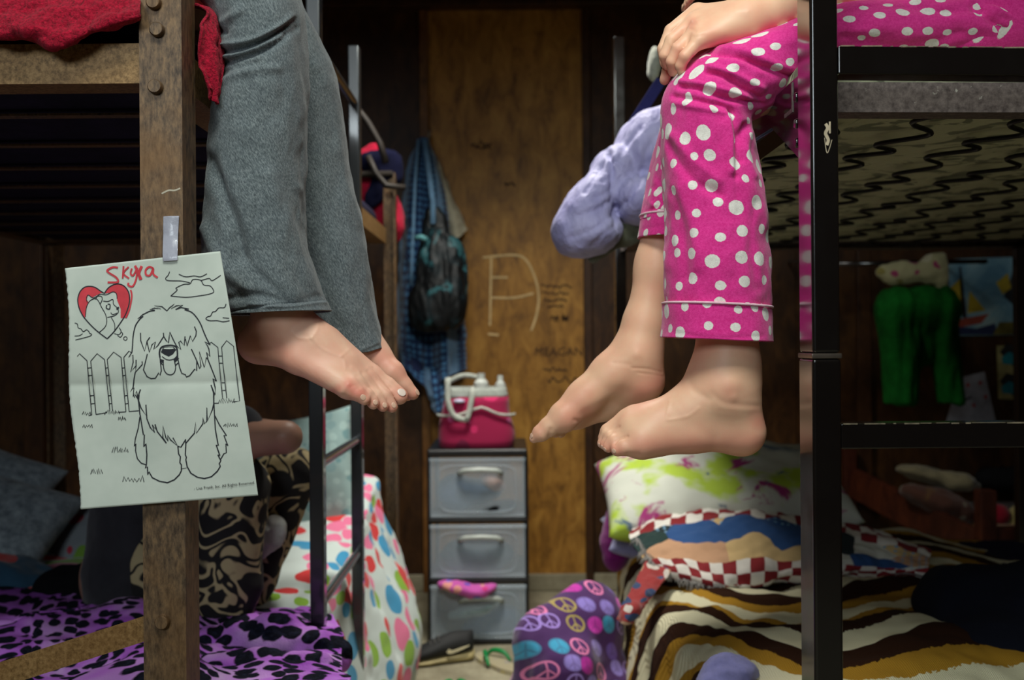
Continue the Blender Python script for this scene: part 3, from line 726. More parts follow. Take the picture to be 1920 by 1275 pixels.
# heart with a small long-haired dog, thought bubbles
HEART_L = A4((575,605),(520,570),(460,530),(390,515),(320,530),(265,590),(240,680),(255,780),(290,860),(330,920))
ln(HEART_L+A4((420,1020),(510,1100),(610,1175)), 2.1, True)
HEART_R = A4((575,605),(620,540),(680,500),(750,485),(820,510),(870,570),(892,650),(885,740),(850,850),(800,940))
ln(HEART_R+A4((700,1080),(610,1175)), 2.1, True)
ln(A4((360,720),(350,670),(370,625),(430,660),(480,640),(520,615),(600,620),(680,585),(725,605),(735,670)), 1.4, True)
ln(A4((335,900),(350,780),(390,700),(460,670),(500,700),(540,780),(590,870),(605,960),(580,1030),(510,1095)), 1.4, True)
ln(A4((460,680),(490,640),(540,645),(545,690),(520,740)), 1.4, True); ln(A4((560,700),(620,705),(680,680),(690,740),(740,790),(750,840),(700,885),(610,905)), 1.4, True)
ln(A4((655,845),(680,870),(735,850)), 1.3, True); ln(A4((605,750),(600,790),(640,800),(645,745),(615,740)), 2, True)
ln(A4((660,905),(700,980),(705,1060),(690,1100)), 1.3, True); ln(A4((735,785),(750,800)), 6)
ln(A4((760,1035),(785,1080),(760,1120),(700,1110)), 1.4, True); ln(A4((785,1085),(805,1115),(775,1155),(740,1130)), 1.4, True)
ln([(235+3.4*math.cos(a), 634.5+3.4*math.sin(a)) for a in np.linspace(0,6.283,14)], 1.4)
L.build('printed_drawing', ink, paper)
def filled(name, loops, m, zo):
    b = MB()
    for lp in loops:
        vs_ = [b.bm.verts.new(at(x,y,PY(x,y)-zo)) for x, y in lp]
        for tri in tessellate_polygon([[Vector((x,y,0)) for x, y in lp]]): b.bm.faces.new([vs_[q] for q in tri])
    return b.build(name, m, paper)
redink = plain('red_marker_ink', srgb(216,60,72), .7, var=.15, sc=60)
filled('marker_fill', [cpts(HEART_L,3)+A4((335,880),(350,780),(375,715),(352,680),(372,622),(425,655),(530,600)),
                       cpts(HEART_R[:8],3)+A4((870,840),(860,915),(780,915),(780,800),(735,690),(735,620),(690,585),(600,605))], redink, .0004)
filled('printed_nose', [A5((470,610),(480,585),(540,575),(610,580),(640,610),(600,665),(550,692),(500,670),(455,640))], ink, .0004)
filled('nose_shine', [A5((485,600),(500,588),(550,582),(600,585),(612,598),(560,603))], pq.m, .0008)
K = MB()
for p, w in ((A4((745,280),(680,275),(610,315),(640,350),(720,400),(750,450),(720,465),(615,465)),3.6),(A4((815,260),(810,340),(805,415)),3.2),(A4((880,270),(815,350),(885,415)),3),
             (A4((920,290),(905,350),(935,380),(980,300)),3.2),(A4((990,280),(975,420),(930,515),(875,500),(880,470)),3.4),(A4((960,255),(1040,430)),4.5),(A4((1045,260),(1010,350),(1030,430)),5),
             (A4((1190,290),(1140,270),(1095,310),(1100,370),(1150,375),(1190,290),(1190,360),(1245,405)),3.6),(A4((905,560),(920,640),(890,800),(845,910)),3)):
    ribbon(K.bm, p, w, PF, 5, True, .0009)
K.build('marker_lettering', redink, paper)
tp = at(360.5,919.5,PY(400,915)-.0012)
textobj('printed_copyright', '© Lisa Frank, Inc. All Rights Reserved.', .0049, tp, ink, paper, rot=Matrix.Rotation(math.radians(5.6),3,Vector((0,-1,0))) @ Matrix.Rotation(math.pi/2,3,'X'), sx=1.0, ext=0)
tq = N('frosted_tape'); tq.P(Base_Color=srgb(176,176,190), Roughness=.35, Alpha=.85, Coat_Weight=.4); tq.bump(tq.noise(tq.obj,120,3), .4, .002)
rows = [[at(306,406,1.1982), at(320,405,1.1972), at(336,405,1.1982)], [at(306,440,1.1978), at(320,440,1.1965), at(334,440,1.198)], [at(305,478,1.1885), at(320,476,1.1882), at(333,475,1.1885)], [at(306,490,1.1875), at(320,489,1.1872), at(333,488,1.1875)]]
tape = patch('adhesive_tape', rows, tq.m, None, nu=16, nv=30, amp=.0006, sc=60, thick=.0003)
tag(tape, 'strip of cloudy tape holding the dog drawing on the post', 'tape')
# ================================================================== LADDER ON THE LEFT BUNK
ladder = thing('bunk_ladder', (-.383,2.2,.235), 'black metal ladder standing along the open side of the left bunk', 'ladder')
LX = -.3835
for y, top in ((1.955,2.3), (2.455,az(85,2.455))):
    smoothang(MB().bar((LX,y,.235),(LX,y,top), .034,.028,.004, up=(1,0,0)).build('side_rail', dull, ladder))
for z in (.535,.812,1.09,1.365,1.64):
    smoothang(MB().tube([(LX,1.965,z),(LX,2.445,z)], .0105, 12).build('rung', dull, ladder))
# ================================================================== RIGHT BUNK
bunkR = thing('bunk_bed', (.9,2.1,0), 'glossy black steel bunk bed at the right where the child in pink sits', 'bunk bed')
px0, px1 = .3322, .3632
jz = az(672,1.1)
smoothang(MB().box((px0,1.1,jz+.003),(px1,1.153,2.3), .004,3).build('upper_post', gloss, bunkR))
smoothang(MB().box((px0-.0006,1.0994,0),(px1+.0006,1.1536,jz-.003), .004,3).build('lower_post', gloss, bunkR))
smoothang(MB().box((px0-.0012,1.0988,jz-.0028),(px1+.0012,1.154,jz+.0028), .0012,2).build('joint_collar', plain('worn_steel_edge', srgb(120,108,98), .3, .8), bunkR))
def hrail(z0, z1, y, d, nm, m, x0=None, x1=1.02, slope=0.0):
    b = MB(); x0 = px1 if x0 is None else x0
    b.box((x0,y,z0),(x1,y+d,z1), .002,2)
    for v in b.bm.verts: v.co.z -= (v.co.x-x0)*slope
    return smoothang(b.build(nm, m, bunkR))
hrail(az(143,1.1), az(90,1.1), 1.1, .03, 'end_rail', gloss, slope=.018)
hrail(az(847,1.1), az(799,1.1), 1.1, .03, 'rung', gloss)
hrail(az(1560,1.1), az(1512,1.1), 1.1, .03, 'rung', gloss)
hrail(1.60, 1.628, 1.1, .03, 'guard_rail', gloss)
hrail(1.84, 1.868, 1.1, .03, 'guard_rail', gloss)
smoothang(MB().box((1.02,1.1,0),(1.05,1.153,2.3), .004,3).build('post', gloss, bunkR))
wornedge = plain('chipped_enamel_edge', srgb(128,116,96), .5, .2, var=.6, sc=90)
for z in (az(799,1.1), az(90,1.1)):
    b = MB(); r_ = random.Random(5)
    x = px1+.002
    while x < .62:
        l = r_.uniform(.002,.024); h = r_.uniform(.0004,.0014); q = (x-px1)*(.018 if z > 1 else 0); b.box((x,1.0996,z-h-q),(x+l,1.1010,z+.0001-q)); x += l+r_.uniform(.0,.010)
    b.build('worn_edge', wornedge, bunkR)
cm = MB(); ribbon(cm.bm, [(1548,232),(1552,240),(1548,250),(1553,262),(1550,272)], 6, lambda x,y: 1.0996); ribbon(cm.bm, [(1556,228),(1556,250)], 3, lambda x,y: 1.0996); ribbon(cm.bm, [(1546,258),(1551,287),(1560,262)], 1.2, lambda x,y: 1.0996)
cm.build('paint_chip', plain('bare_primer', srgb(196,178,150), .7), bunkR)
zs1, zs0 = az(158,1.2), az(214,1.2)
for (a, b, o) in (((.34,1.2,zs0),(1.58,1.2,zs0-.012),(0,1,0)), ((1.58,3.1,zs0),(.34,3.1,zs0),(0,-1,0))):
    r = MB(); angle(r, a, b, zs1-zs0, (0,0,1), o); r.build('end_angle', speck, bunkR)
SX = .345
r = MB(); angle(r, (SX,1.158,zs0), (SX,3.1,zs0), zs1-zs0, (0,0,1), (1,0,0)); r.build('side_rail', gloss, bunkR)
r = MB(); angle(r, (1.58,1.158,zs0), (1.58,3.1,zs0), zs1-zs0, (0,0,1), (-1,0,0)); r.build('side_rail', gloss, bunkR)
g = MB(); g.prism([(SX-.004,1.158,zs1+.002),(SX-.004,1.42,zs1+.002),(SX-.004,1.42,zs1-.028),(SX-.004,1.30,zs1-.034),(SX-.004,1.158,az(312,1.16))], (.0035,0,0))
g.build('gusset_plate', gloss, bunkR)
for y in (187,236,272):
    c = Vector((SX-.004, 1.172, az(y,1.172))); b = MB(); b.tube([c,c+Vector((-.005,0,0)),c+Vector((-.0065,0,0))], [.006,.006,.005], 12); smoothang(b.build('bolt', gloss, bunkR))
for x in (.325,1.58):
    smoothang(MB().box((x,3.11,0),(x+.034,3.144,2.0), .004).build('post', gloss, bunkR))
for z in (.26,1.62): smoothang(MB().box((.36,3.115,z),(1.58,3.14,z+.03), .004).build('end_rail', gloss, bunkR))
for x in (SX+.02,1.58): r = MB(); angle(r, (x,1.16,.25),(x,3.11,.25), .04, (0,0,1), (1 if x < 1 else -1,0,0)); r.build('lower_side_rail', gloss, bunkR)
r = MB(); angle(r, (.365,1.16,.25),(1.58,1.16,.25), .04, (0,0,1), (0,1,0)); r.build('lower_end_rail', gloss, bunkR)
# wavy springs under the upper mattress
sm_ = plain('black_spring_wire', (.012,.012,.012), .5, .5)
for k in range(9):
    x = .43+k*.13
    for part in range(1):
        pts = [Vector((x+.026*math.sin(t*.55), 1.22+t*.0118, zs0+.012+.003*math.sin(t*.2+k))) for t in range(160)]
        MB().tube(pts, .0035, 6).build('spring', sm_, bunkR, smooth=True)
mq_ = N('sage_quilted_ticking'); n_ = mq_.noise(mq_.obj, 14, 3, .5, 1.4)
mq_.P(Base_Color=mq_.mix(mq_.ramp(n_, [(.55,(0,0,0)),(.6,(1,1,1))]), srgb(176,178,146), srgb(116,120,98)), Roughness=.9); mq_.bump(mq_.noise(mq_.obj,11,3), .7, .03)
mt = MB().box((.352,1.21,zs0+.024),(1.57,3.09,1.400), .03,4)
mt = tag(mt.build('mattress', mq_.m), 'sage patterned mattress on springs under the child in pink', 'mattress'); smoothang(mt, 60)
m = MB().box((.40,1.19,.30),(1.56,3.08,.43), .03,4); m = tag(m.build('mattress', navy), 'low mattress of the right bunk under the striped knit blanket', 'mattress'); smoothang(m, 60)

# ================================================================== PEOPLE
def C(a, b, ra, rb, k=.01): return ('c', a, b, ra, rb, k)
def cap(p, q, k=.008):
    """capsule between two measured joints: (px, py, Y, radius in px)"""
    return C(at(*p[:3]), at(*q[:3]), mm(p[3],p[2]), mm(q[3],q[2]), k)
def chain(pts, k=.008, k0=None):
    out = []
    for i, (p, q) in enumerate(zip(pts, pts[1:])): out.append(cap(p, q, k0 if (i == 0 and k0) else k))
    return out
def nail(px, py, w, l, ang, parent, me_co, me_no, mat_=nailm, h=.0007, dz=-.0002):
    w *= .72; l *= .74
    u, v = proj(me_co); d = np.hypot(u-px, v-py)-np.clip(-me_no[:,1], -.2, 1)*3; i = int(np.argmin(d))
    nrm = Vector(me_no[i]).normalized(); c = Vector(me_co[i])
    f = Vector((math.cos(ang), 0, math.sin(ang))); f = (f-nrm*f.dot(nrm)).normalized(); s_ = nrm.cross(f)
    M = Matrix((f, s_, nrm)).transposed(); b = MB(); b.ball(c+nrm*(.0001+dz), 1, (l, w, h), M, 16, 10)
    b.build('toenail', mat_, parent, True)
def joined(name, parts, m):
    vs = []; qs = []; o = 0
    for V, Q in parts: vs.append(V); qs.append(Q+o); o += len(V)
    me = npmesh(name, np.concatenate(vs), np.concatenate(qs)); return me
def vm(o): return getco(o.data), getno(o.data)
# ---------------- person in grey
Y1, Y2 = 1.335, 1.47
def yo(c): return Y1-.035+c*.01
fa = []
fa += [cap((500,480,Y1,52),(528,590,Y1,43),0), cap((528,590,Y1,43),(550,622,Y1-.002,38),.02)]
fa += [cap((528,596,Y1,42),(484,645,Y1+.002,31),.022), cap((484,645,Y1+.002,31),(560,672,Y1-.012,27),.02)]
fa += [cap((550,620,Y1,38),(585,640,Y1,37),.02), cap((585,640,Y1,37),(640,683,Y1,30),.02)]
for hx, hy, c, r, ix, iy in ((651,726,.3,21,560,672),(661,722,1.8,22,590,650),(672,716,3.3,22,600,645),(683,710,4.8,22,610,645),(695,706,6.4,23,615,645)):
    fa.append(cap((ix,iy,Y1+(c-3)*.006,28),(hx,hy,yo(c),r),.012))
kt = .0014
fa += chain([(652,729,yo(.1),17),(670,738,yo(-.1),14.5),(683,749,yo(0),11)], kt, .008)
fa += chain([(662,726,yo(1.5),16),(688,741,yo(1.2),12.5),(700,757,yo(1.3),11)], kt, .007)
fa += chain([(674,720,yo(3.0),16),(705,743,yo(2.6),12),(718,762,yo(2.7),10.5)], kt, .007)
fa += chain([(686,713,yo(4.4),16),(722,741,yo(3.9),12.5),(735,763,yo(4.0),11)], kt, .007)
fa += chain([(697,707,yo(6.0),20),(726,724,yo(6.0),17.5),(749,743,yo(5.8),16)], kt, .008)
V1, Q1 = surf(fa, .0019)
fb = [cap((630,500,Y2,36),(655,595,Y2,34),0), cap((655,595,Y2,34),(676,638,Y2,33),.02), cap((660,610,Y2,34),(640,655,Y2,30),.02), cap((676,638,Y2,33),(702,668,Y2,28),.02), cap((702,668,Y2,28),(735,700,Y2-.01,23),.015), cap((640,655,Y2,30),(722,712,Y2+.03,22),.02),
      cap((735,700,Y2-.012,23),(757,722,Y2-.012,15.5),.008), cap((757,722,Y2-.012,15.5),(774,738,Y2-.012,12),.004)]
for j,(x,y) in enumerate(((764,742),(756,744),(748,744),(738,742))):
    yy = Y2+.012+j*.015; fb += [cap((700,668,yy,26),(728,712,yy,18),.012), cap((728,712,yy,18),(x,y,yy,10),.004)]
V2, Q2 = surf(fb, .0021)
def hip_people(hx, hz, yn, yf, s, knee_n, knee_f, ank_n, ank_f, hand=True):
    """rest of the seated body, hidden by clothes and the frame edge; s = facing (+1 right, -1 left)"""
    ym = (yn+yf)/2; b = []
    pel = Vector((hx,ym,hz))
    b += [C(pel+Vector((0,-.08,0)), pel+Vector((0,.08,0)), .095,.095,0), C(pel, pel+Vector((0,0,.30)), .105,.10,.06),
          C(pel+Vector((0,0,.34)), pel+Vector((0,0,.40)), .115,.10,.06), C(pel+Vector((0,-.11,.44)), pel+Vector((0,.11,.44)), .055,.055,.05),
          C(pel+Vector((0,0,.44)), pel+Vector((.01*s,0,.55)), .045,.042,.03)]
    hc = pel+Vector((.02*s,0,.66))
    b += [('e', hc, (.088,.072,.11), None, .02), C(hc+Vector((.05*s,0,-.06)), hc+Vector((.062*s,0,-.065)), .035,.028,.03),
          C(hc+Vector((.085*s,0,.005)), hc+Vector((.098*s,0,-.022)), .009,.013,.008), C(hc+Vector((.078*s,-.018,-.055)), hc+Vector((.078*s,.018,-.055)), .008,.008,.005),
          ('e', hc+Vector((-.005*s,-.076,-.005)), (.016,.009,.028), None, .004), ('e', hc+Vector((-.005*s,.076,-.005)), (.016,.009,.028), None, .004)]
    for kn, an, y in ((knee_n, ank_n, yn), (knee_f, ank_f, yf)):
        b += [C(pel+Vector((0,(y-ym),0)), kn, .056,.040,.04), C(kn, an, .038,.030,.01)]
    return b, pel, hc
kn1 = at(480,20,Y1); kf1 = at(515,55,Y2); an1 = at(500,470,Y1); af1 = at(627,490,Y2)
hipA, pelA, headA = hip_people(-.74, az(-85,1.4), Y1, Y2, 1, kn1, kf1, an1, af1)
for sy in (-1,1):
    sh = pelA+Vector((0,sy*.16,.44)); el = pelA+Vector((.06,sy*.20,.17)); wr = pelA+Vector((.26,sy*.10,.105))
    hipA += [C(sh, el, .045,.036,.03), C(el, wr, .036,.024,.015), C(wr, wr+Vector((.06,0,-.005)), .026,.026,.015)]
    for j in range(4): a_ = wr+Vector((.07,(j-1.5)*.019,-.005)); hipA += [C(a_, a_+Vector((.045,0,-.008)), .009,.008,.004), C(a_+Vector((.045,0,-.008)), a_+Vector((.062,0,-.03)), .008,.007,.003)]
    hipA += [C(wr+Vector((.02,-sy*.02,0)), wr+Vector((.06,-sy*.045,-.008)), .011,.008,.006)]
V3, Q3 = surf(hipA, .0075)
meA = joined('person', [(V1,Q1),(V2,Q2),(V3,Q3)], skinA)
emboss(meA, [([(550,622),(558,632),(571,635),(584,634)],2.8,.6),([(584,634),(594,620),(598,600),(599,588)],2.8,.5),([(584,634),(598,650),(622,662),(640,668)],3.2,.7),([(640,668),(646,676),(648,690)],3,.6),
    ([(577,632),(592,646),(600,654)],3,-.5),([(640,668),(655,655)],3,.5),
    ([(660,690),(673,702),(688,722)],4,.9),([(672,700),(684,718)],4,.6),([(690,690),(712,714),(724,728)],4,.9),([(668,706),(680,724)],3,-1.0),([(678,700),(692,722),(702,740)],3,-1.0),([(690,696),(706,718),(716,736)],3,-1.0),([(700,690),(716,710),(732,728)],3,-1.1),
    ([(645,742),(650,748),(658,752)],4,-1.0),([(655,726),(668,722),(676,728)],3,-.6),([(640,735),(652,722)],6,1.2),([(496,604)],16,2.2),([(480,626),(500,640),(520,645)],9,-1.2),([(672,735),(680,731)],2.5,-.5),([(668,730),(674,727)],2,-.5)])
blush(meA, [([(655,722),(665,735),(678,738)],13,.85),([(622,735),(635,728)],9,.6),([(470,640),(520,660),(600,710)],22,.35),([(692,752),(720,764),(738,766)],10,.55),([(750,735),(765,745)],14,.5),([(700,660),(750,700)],16,.4),([(778,738)],10,.5)])
perA = link('person', meA, skinA); tag(perA, 'person in grey sweatpants sitting on the left upper bunk, bare feet dangling', 'person')
co_, no_ = vm(perA)
nail(680.5,745.5,.0052,.0058,-.8,perA,co_,no_); nail(704,755.5,.0048,.005,-1.0,perA,co_,no_); nail(721.5,760,.0045,.0052,-1.1,perA,co_,no_); nail(738.5,759.5,.0045,.0055,-1.1,perA,co_,no_)
nail(753,736,.0075,.0085,-.55,perA,co_,no_,nailpol); nail(783,735,.005,.007,-.6,perA,co_,no_)
# trousers
g1 = [((300,-215),(230,-5),Y1+.02,.085),((360,-205),(330,12),Y1+.01,.085),((450,-170),(385,28),Y1,.08),((528,-90),(408,62),Y1,.075),((566,10),(417,100),Y1,.074),((575,95),(414,140),Y1,.072),
      ((576,190),(403,212),Y1,.068),((574,300),(391,315),Y1,.066),((573,400),(385,420),Y1,.066),((580,480),(388,500),Y1,.068),((598,540),(405,550),Y1,.07),((612,572),(424,582),Y1,.071),((617,582),(432,592),Y1,.0715)]
g2 = [((300,-190),(230,0),Y2,.075),((400,-180),(340,20),Y2,.075),((500,-130),(400,40),Y2,.072),((572,20),(440,100),Y2,.068),((608,92),(470,145),Y2,.066),((632,145),(482,190),Y2,.064),((646,240),(495,262),Y2,.060),((662,345),(522,362),Y2,.056),
      ((690,485),(560,508),Y2,.052),((706,585),(592,612),Y2,.050),((722,652),(612,680),Y2,.050)]
st1 = [([(416,96),(450,92),(500,72),(553,38)],5,-5),([(420,84),(470,76),(520,52),(548,30)],5,3),([(414,118),(450,108),(500,90),(556,52)],6,-4.5),([(424,106),(470,95),(530,68)],5,3.2),([(412,140),(440,126),(480,118)],7,-2.5),([(418,150),(450,136),(478,130),(520,128)],8,2),
       ([(392,300),(415,360),(440,420),(452,480)],13,-5),([(405,330),(430,420),(470,500),(540,560)],11,-2.5),([(385,430),(420,500),(470,545)],13,4),([(574,235),(566,300),(572,340)],9,-3),([(575,380),(560,410),(578,440)],9,-3.5),([(560,350),(578,372)],8,3),
       ([(500,330),(540,420),(590,520)],16,3),([(430,560),(480,552),(540,566),(600,556)],8,-2.5),([(470,570),(530,574),(612,566)],4,1.8),([(430,584),(520,570),(618,562)],2.2,-1.6),([(380,20),(400,50),(420,60)],6,-3),([(450,20),(420,40)],8,2)]
tr = loftmesh('trousers', g1, heather, perA, [(a,b,c*1.7) for a,b,c in st1], thick=.0024, n=140, m=260, seed=2, amp=.0022)
st2 = [([(672,664),(700,652),(724,642)],2.2,-1.5),([(676,658),(700,646),(722,636)],3,1.3),([(600,140),(620,200),(625,260)],10,-2.5),([(640,300),(630,360),(650,420)],10,-2),([(590,120),(610,160)],8,2.5),([(620,420),(650,500),(690,560)],12,2)]
t2 = loftmesh('trouser_leg', g2, heather, tr, st2, thick=.0024, n=110, m=200, seed=5, amp=.002)
hips = [C(pelA+Vector((0,-.08,0)), pelA+Vector((0,.08,0)), .115,.115,0), C(pelA+Vector((.0,0,0)), pelA+Vector((0,0,.1)), .115,.112,.05), C(pelA+Vector((0,-.07,-.005)), at(300,-110,Y1), .105,.082,.04), C(pelA+Vector((0,.07,-.005)), at(300,-100,Y2), .105,.078,.04)]
V, Q = surf(hips, .006); link('trouser_seat', npmesh('trouser_seat', V, Q), heather, tr)
def top_clothes(pel, s, m, parent, arms):
    b = [C(pel+Vector((0,0,.08)), pel+Vector((0,0,.30)), .118,.112,0), C(pel+Vector((0,0,.34)), pel+Vector((0,0,.39)), .125,.108,.05), C(pel+Vector((0,-.12,.44)), pel+Vector((0,.12,.44)), .063,.063,.05)]
    for a, c in arms: b.append(C(a, c, .055,.05,.03))
    V, Q = surf(b, .007); return link('shirt', npmesh('shirt', V, Q), m, parent)
def hair_eyes(hc, s, m, parent, L=.22):
    b = [('e', hc+Vector((-.014*s,0,.022)), (.092,.082,.104), None, 0), C(hc+Vector((-.06*s,0,0)), hc+Vector((-.075*s,0,-L)), .062,.045,.04)]
    V, Q = surf(b, .007, clip=None, extra=lambda D,X,Y_,Z_: np.maximum(D, -((np.sqrt(((X-hc.x-.075*s)/.075)**2+((Y_-hc.y)/.066)**2+((Z_-hc.z+.035)/.092)**2)-1)*.06)))
    link('hair', npmesh('hair', V, Q), m, parent)
    for sy in (-1,1): MB().ball(hc+Vector((.076*s,sy*.028,.0)), .011).build('eye', plain('eye_white', (.7,.7,.68), .2), parent, True)
hairm = fabric('brown_hair', srgb(82,56,36), sc=60)
top_clothes(pelA, 1, fabric('grey_tee', srgb(120,124,130)), perA, [(pelA+Vector((0,sy*.16,.44)), pelA+Vector((.045,sy*.19,.24))) for sy in (-1,1)])
hair_eyes(headA, 1, hairm, perA)

# ---------------- child in pink
G1, G2 = 1.32, 1.46
def yg(c): return G1-.03+c*.01
gc = []
gc += [cap((1363,560,G1,58),(1363,690,G1,57),0), cap((1363,690,G1,57),(1366,745,G1,52),.02), cap((1366,740,G1,50),(1390,808,G1+.004,40),.025)]
gc += [cap((1335,735,G1,52),(1285,778,G1,46),.03), cap((1285,778,G1,46),(1225,803,G1,42),.02), cap((1225,803,G1,42),(1192,812,G1,38),.02)]
gc += [cap((1390,812,G1+.002,38),(1300,815,G1-.010,30),.02), cap((1300,815,G1-.010,30),(1208,829,G1-.022,27),.015)]
for (x,y,c,r) in ((1202,831,.8,25),(1196,818,2.0,26),(1193,806,3.2,27),(1192,797,4.4,28),(1192,790,5.8,30)): gc.append(cap((1260,795,G1,34),(x,y,yg(c),r),.015))
kt = .0014
gc += chain([(1192,836,yg(.5),19),(1170,839,yg(.3),16),(1158,843,yg(.4),13)], kt, .008)
gc += chain([(1182,820,yg(1.8),17),(1152,828,yg(1.5),13.5),(1141,838,yg(1.6),11)], kt, .007)
gc += chain([(1176,808,yg(3.0),17),(1146,820,yg(2.7),12.5),(1135,834,yg(2.8),10.5)], kt, .007)
gc += chain([(1174,798,yg(4.2),18),(1140,815,yg(4.0),13),(1130,831,yg(4.0),10.5)], kt, .007)
gc += chain([(1172,792,yg(5.6),21),(1142,810,yg(5.5),17),(1136,822,yg(5.5),15)], kt, .007)
V1, Q1 = surf(gc, .0019)
gd = [cap((1254,345,G2,36),(1234,480,G2,38),0), cap((1234,480,G2,38),(1232,500,G2,38),0), cap((1232,500,G2,38),(1208,610,G2,37),.02), cap((1208,610,G2,37),(1196,668,G2,40),.02), cap((1196,668,G2,40),(1206,712,G2,37),.02),
      cap((1190,665,G2,38),(1146,702,G2-.002,36),.025), cap((1146,702,G2-.002,36),(1098,744,G2-.006,30),.02), cap((1098,744,G2-.006,30),(1056,778,G2-.014,26),.02),
      cap((1204,715,G2+.004,34),(1140,758,G2+.022,26),.02), cap((1140,758,G2+.022,26),(1085,783,G2+.035,22),.015), cap((1068,779,G2-.015,22),(1060,788,G2-.015,22),.01),
      cap((1056,782,G2-.016,24),(1030,800,G2-.016,18.5),.008), cap((1030,800,G2-.016,18.5),(1014,812,G2-.016,16),.004), cap((1014,813,G2-.016,15),(1001,822,G2-.014,9),.004)]
for j,(x,y) in enumerate(((1020,812),(1030,812),(1042,812),(1052,812))):
    yy = G2+.006+j*.012; gd += [cap((1110,745,yy,26),(1062,782,yy,21),.012), cap((1062,782,yy,20),(x,y,yy,9),.004)]
V2, Q2 = surf(gd, .0021)
knC = at(1352,180,G1); kfC = at(1320,200,G2); anC = at(1350,540,G1); afC = at(1258,340,G2)
hipG, pelG, headG = hip_people(.70, az(28,1.39), G1, G2, -1, knC, kfC, anC, afC)
hipG = [x for x in hipG]
# near arm and hand resting on the knee
HY = 1.30
hn = [cap((1700,-150,HY+.02,48),(1580,-25,HY+.01,46),0), cap((1580,-25,HY+.01,46),(1440,29,HY,31),.02), cap((1440,29,HY,30),(1400,34,HY,31),.02),
      cap((1400,34,HY,30),(1312,26,HY+.038,19),.02), cap((1400,38,HY,30),(1306,42,HY+.018,19),.02), cap((1400,42,HY-.004,28),(1308,58,HY-.002,18),.02), cap((1395,48,HY-.01,26),(1312,76,HY-.018,17),.02), cap((1400,50,HY+.01,24),(1340,66,HY+.03,18),.02)]
hn += chain([(1306,24,HY+.038,17),(1258,58,HY+.036,12.5),(1244,92,HY+.034,11.5),(1247,118,HY+.034,10)], .002, .006)
hn += chain([(1300,42,HY+.018,16),(1260,76,HY+.014,13.5),(1247,104,HY+.016,11.5),(1252,122,HY+.024,10)], .002, .006)
hn += chain([(1304,62,HY-.002,15),(1272,92,HY-.006,13.5),(1260,116,HY-.002,11.5),(1262,134,HY+.008,10)], .002, .005)
hn += chain([(1310,78,HY-.018,13),(1284,106,HY-.022,11.5),(1276,124,HY-.016,10),(1280,138,HY-.008,9)], .002, .004)
hn += chain([(1350,70,HY+.04,17),(1290,100,HY+.05,13),(1252,132,HY+.05,11),(1246,150,HY+.046,9.5)], .002, .006)
V4, Q4 = surf(hn, .0019)
sh = pelG+Vector((0,-.16,.44)); hipG += [C(sh, at(1700,-150,HY+.02), .045,.036,.03)]
sh2 = pelG+Vector((0,.16,.44)); el2 = pelG+Vector((-.10,.2,.16)); wr2 = pelG+Vector((-.30,.15,.10))
hipG += [C(sh2, el2, .045,.034,.03), C(el2, wr2, .034,.024,.015), C(wr2, wr2+Vector((-.06,0,-.005)), .025,.025,.015)]
for j in range(4): a_ = wr2+Vector((-.07,(j-1.5)*.017,-.005)); hipG += [C(a_, a_+Vector((-.04,0,-.008)), .008,.0075,.004), C(a_+Vector((-.04,0,-.008)), a_+Vector((-.056,0,-.03)), .0075,.0065,.003)]
hipG += [C(wr2+Vector((-.02,-.02,0)), wr2+Vector((-.06,-.045,-.008)), .010,.008,.006)]
V3, Q3 = surf(hipG, .0075)
meG = joined('person', [(V1,Q1),(V2,Q2),(V3,Q3),(V4,Q4)], skinB)
emboss(meG, [([(1372,722)],20,2.6),([(1376,745)],8,.9),([(1335,738),(1352,752),(1375,758),(1420,762)],6,-.6),([(1350,764),(1390,768),(1430,766)],5,.25),
    ([(1152,833),(1160,824),(1176,818)],2.5,-2.2),([(1137,822),(1148,808),(1160,800)],2.5,-1.8),([(1250,785),(1252,770),(1256,752)],3,.5),([(1252,788),(1290,780),(1310,765)],3,.6),([(1290,700),(1300,730),(1330,748)],7,-.8),
    ([(1300,800),(1340,820)],14,-1),([(1196,852),(1176,852)],5,-.8),
    ([(1194,664)],10,1.6),([(1185,690),(1215,692),(1240,698)],2.4,-.8),([(1196,699),(1220,702),(1244,706)],2.2,-.6),([(1180,684),(1150,680)],4,-.5),([(1078,788),(1086,790)],4,-1.4),([(1030,818),(1032,806)],4,-1.8),([(1150,730),(1180,735)],12,-1),([(1090,778),(1110,765),(1150,752)],8,-1.0),
    ([(1300,40),(1310,42)],5,1.4),([(1292,48),(1302,43)],4,-1.2),([(1282,60),(1292,54),(1303,58)],3,-.8),([(1330,20),(1400,22)],8,.8),([(1318,62),(1360,60)],8,.6),([(1300,70),(1320,66)],3,-.7),([(1256,80),(1262,86)],4,.6)])
blush(meG, [([(1200,835),(1300,835),(1420,830)],22,.55),([(1428,790)],22,.6),([(1366,735)],18,.35),([(1130,835),(1160,845)],14,.5),([(1330,650),(1310,665)],20,.3),([(1060,785),(1100,775)],20,.5),([(1235,715),(1200,740)],22,.6),([(1100,740),(1060,765)],18,.35),([(1010,810)],14,.4),
    ([(1300,40),(1296,48)],9,.6),([(1330,70),(1400,60),(1480,40)],16,.45),([(1270,100),(1280,120)],14,.5),([(1250,120),(1245,150)],12,.5)])
perG = link('person', meG, skinB); tag(perG, 'child in pink polka dot pajamas sitting on the right upper bunk, bare feet dangling', 'person')
co_, no_ = vm(perG)
nail(1150,846,.0045,.0046,2.9,perG,co_,no_); nail(1134,843,.0042,.0045,2.5,perG,co_,no_); nail(1128,838,.004,.0045,2.4,perG,co_,no_); nail(1123,835,.004,.0045,2.4,perG,co_,no_)
nail(996,817,.005,.006,2.6,perG,co_,no_)
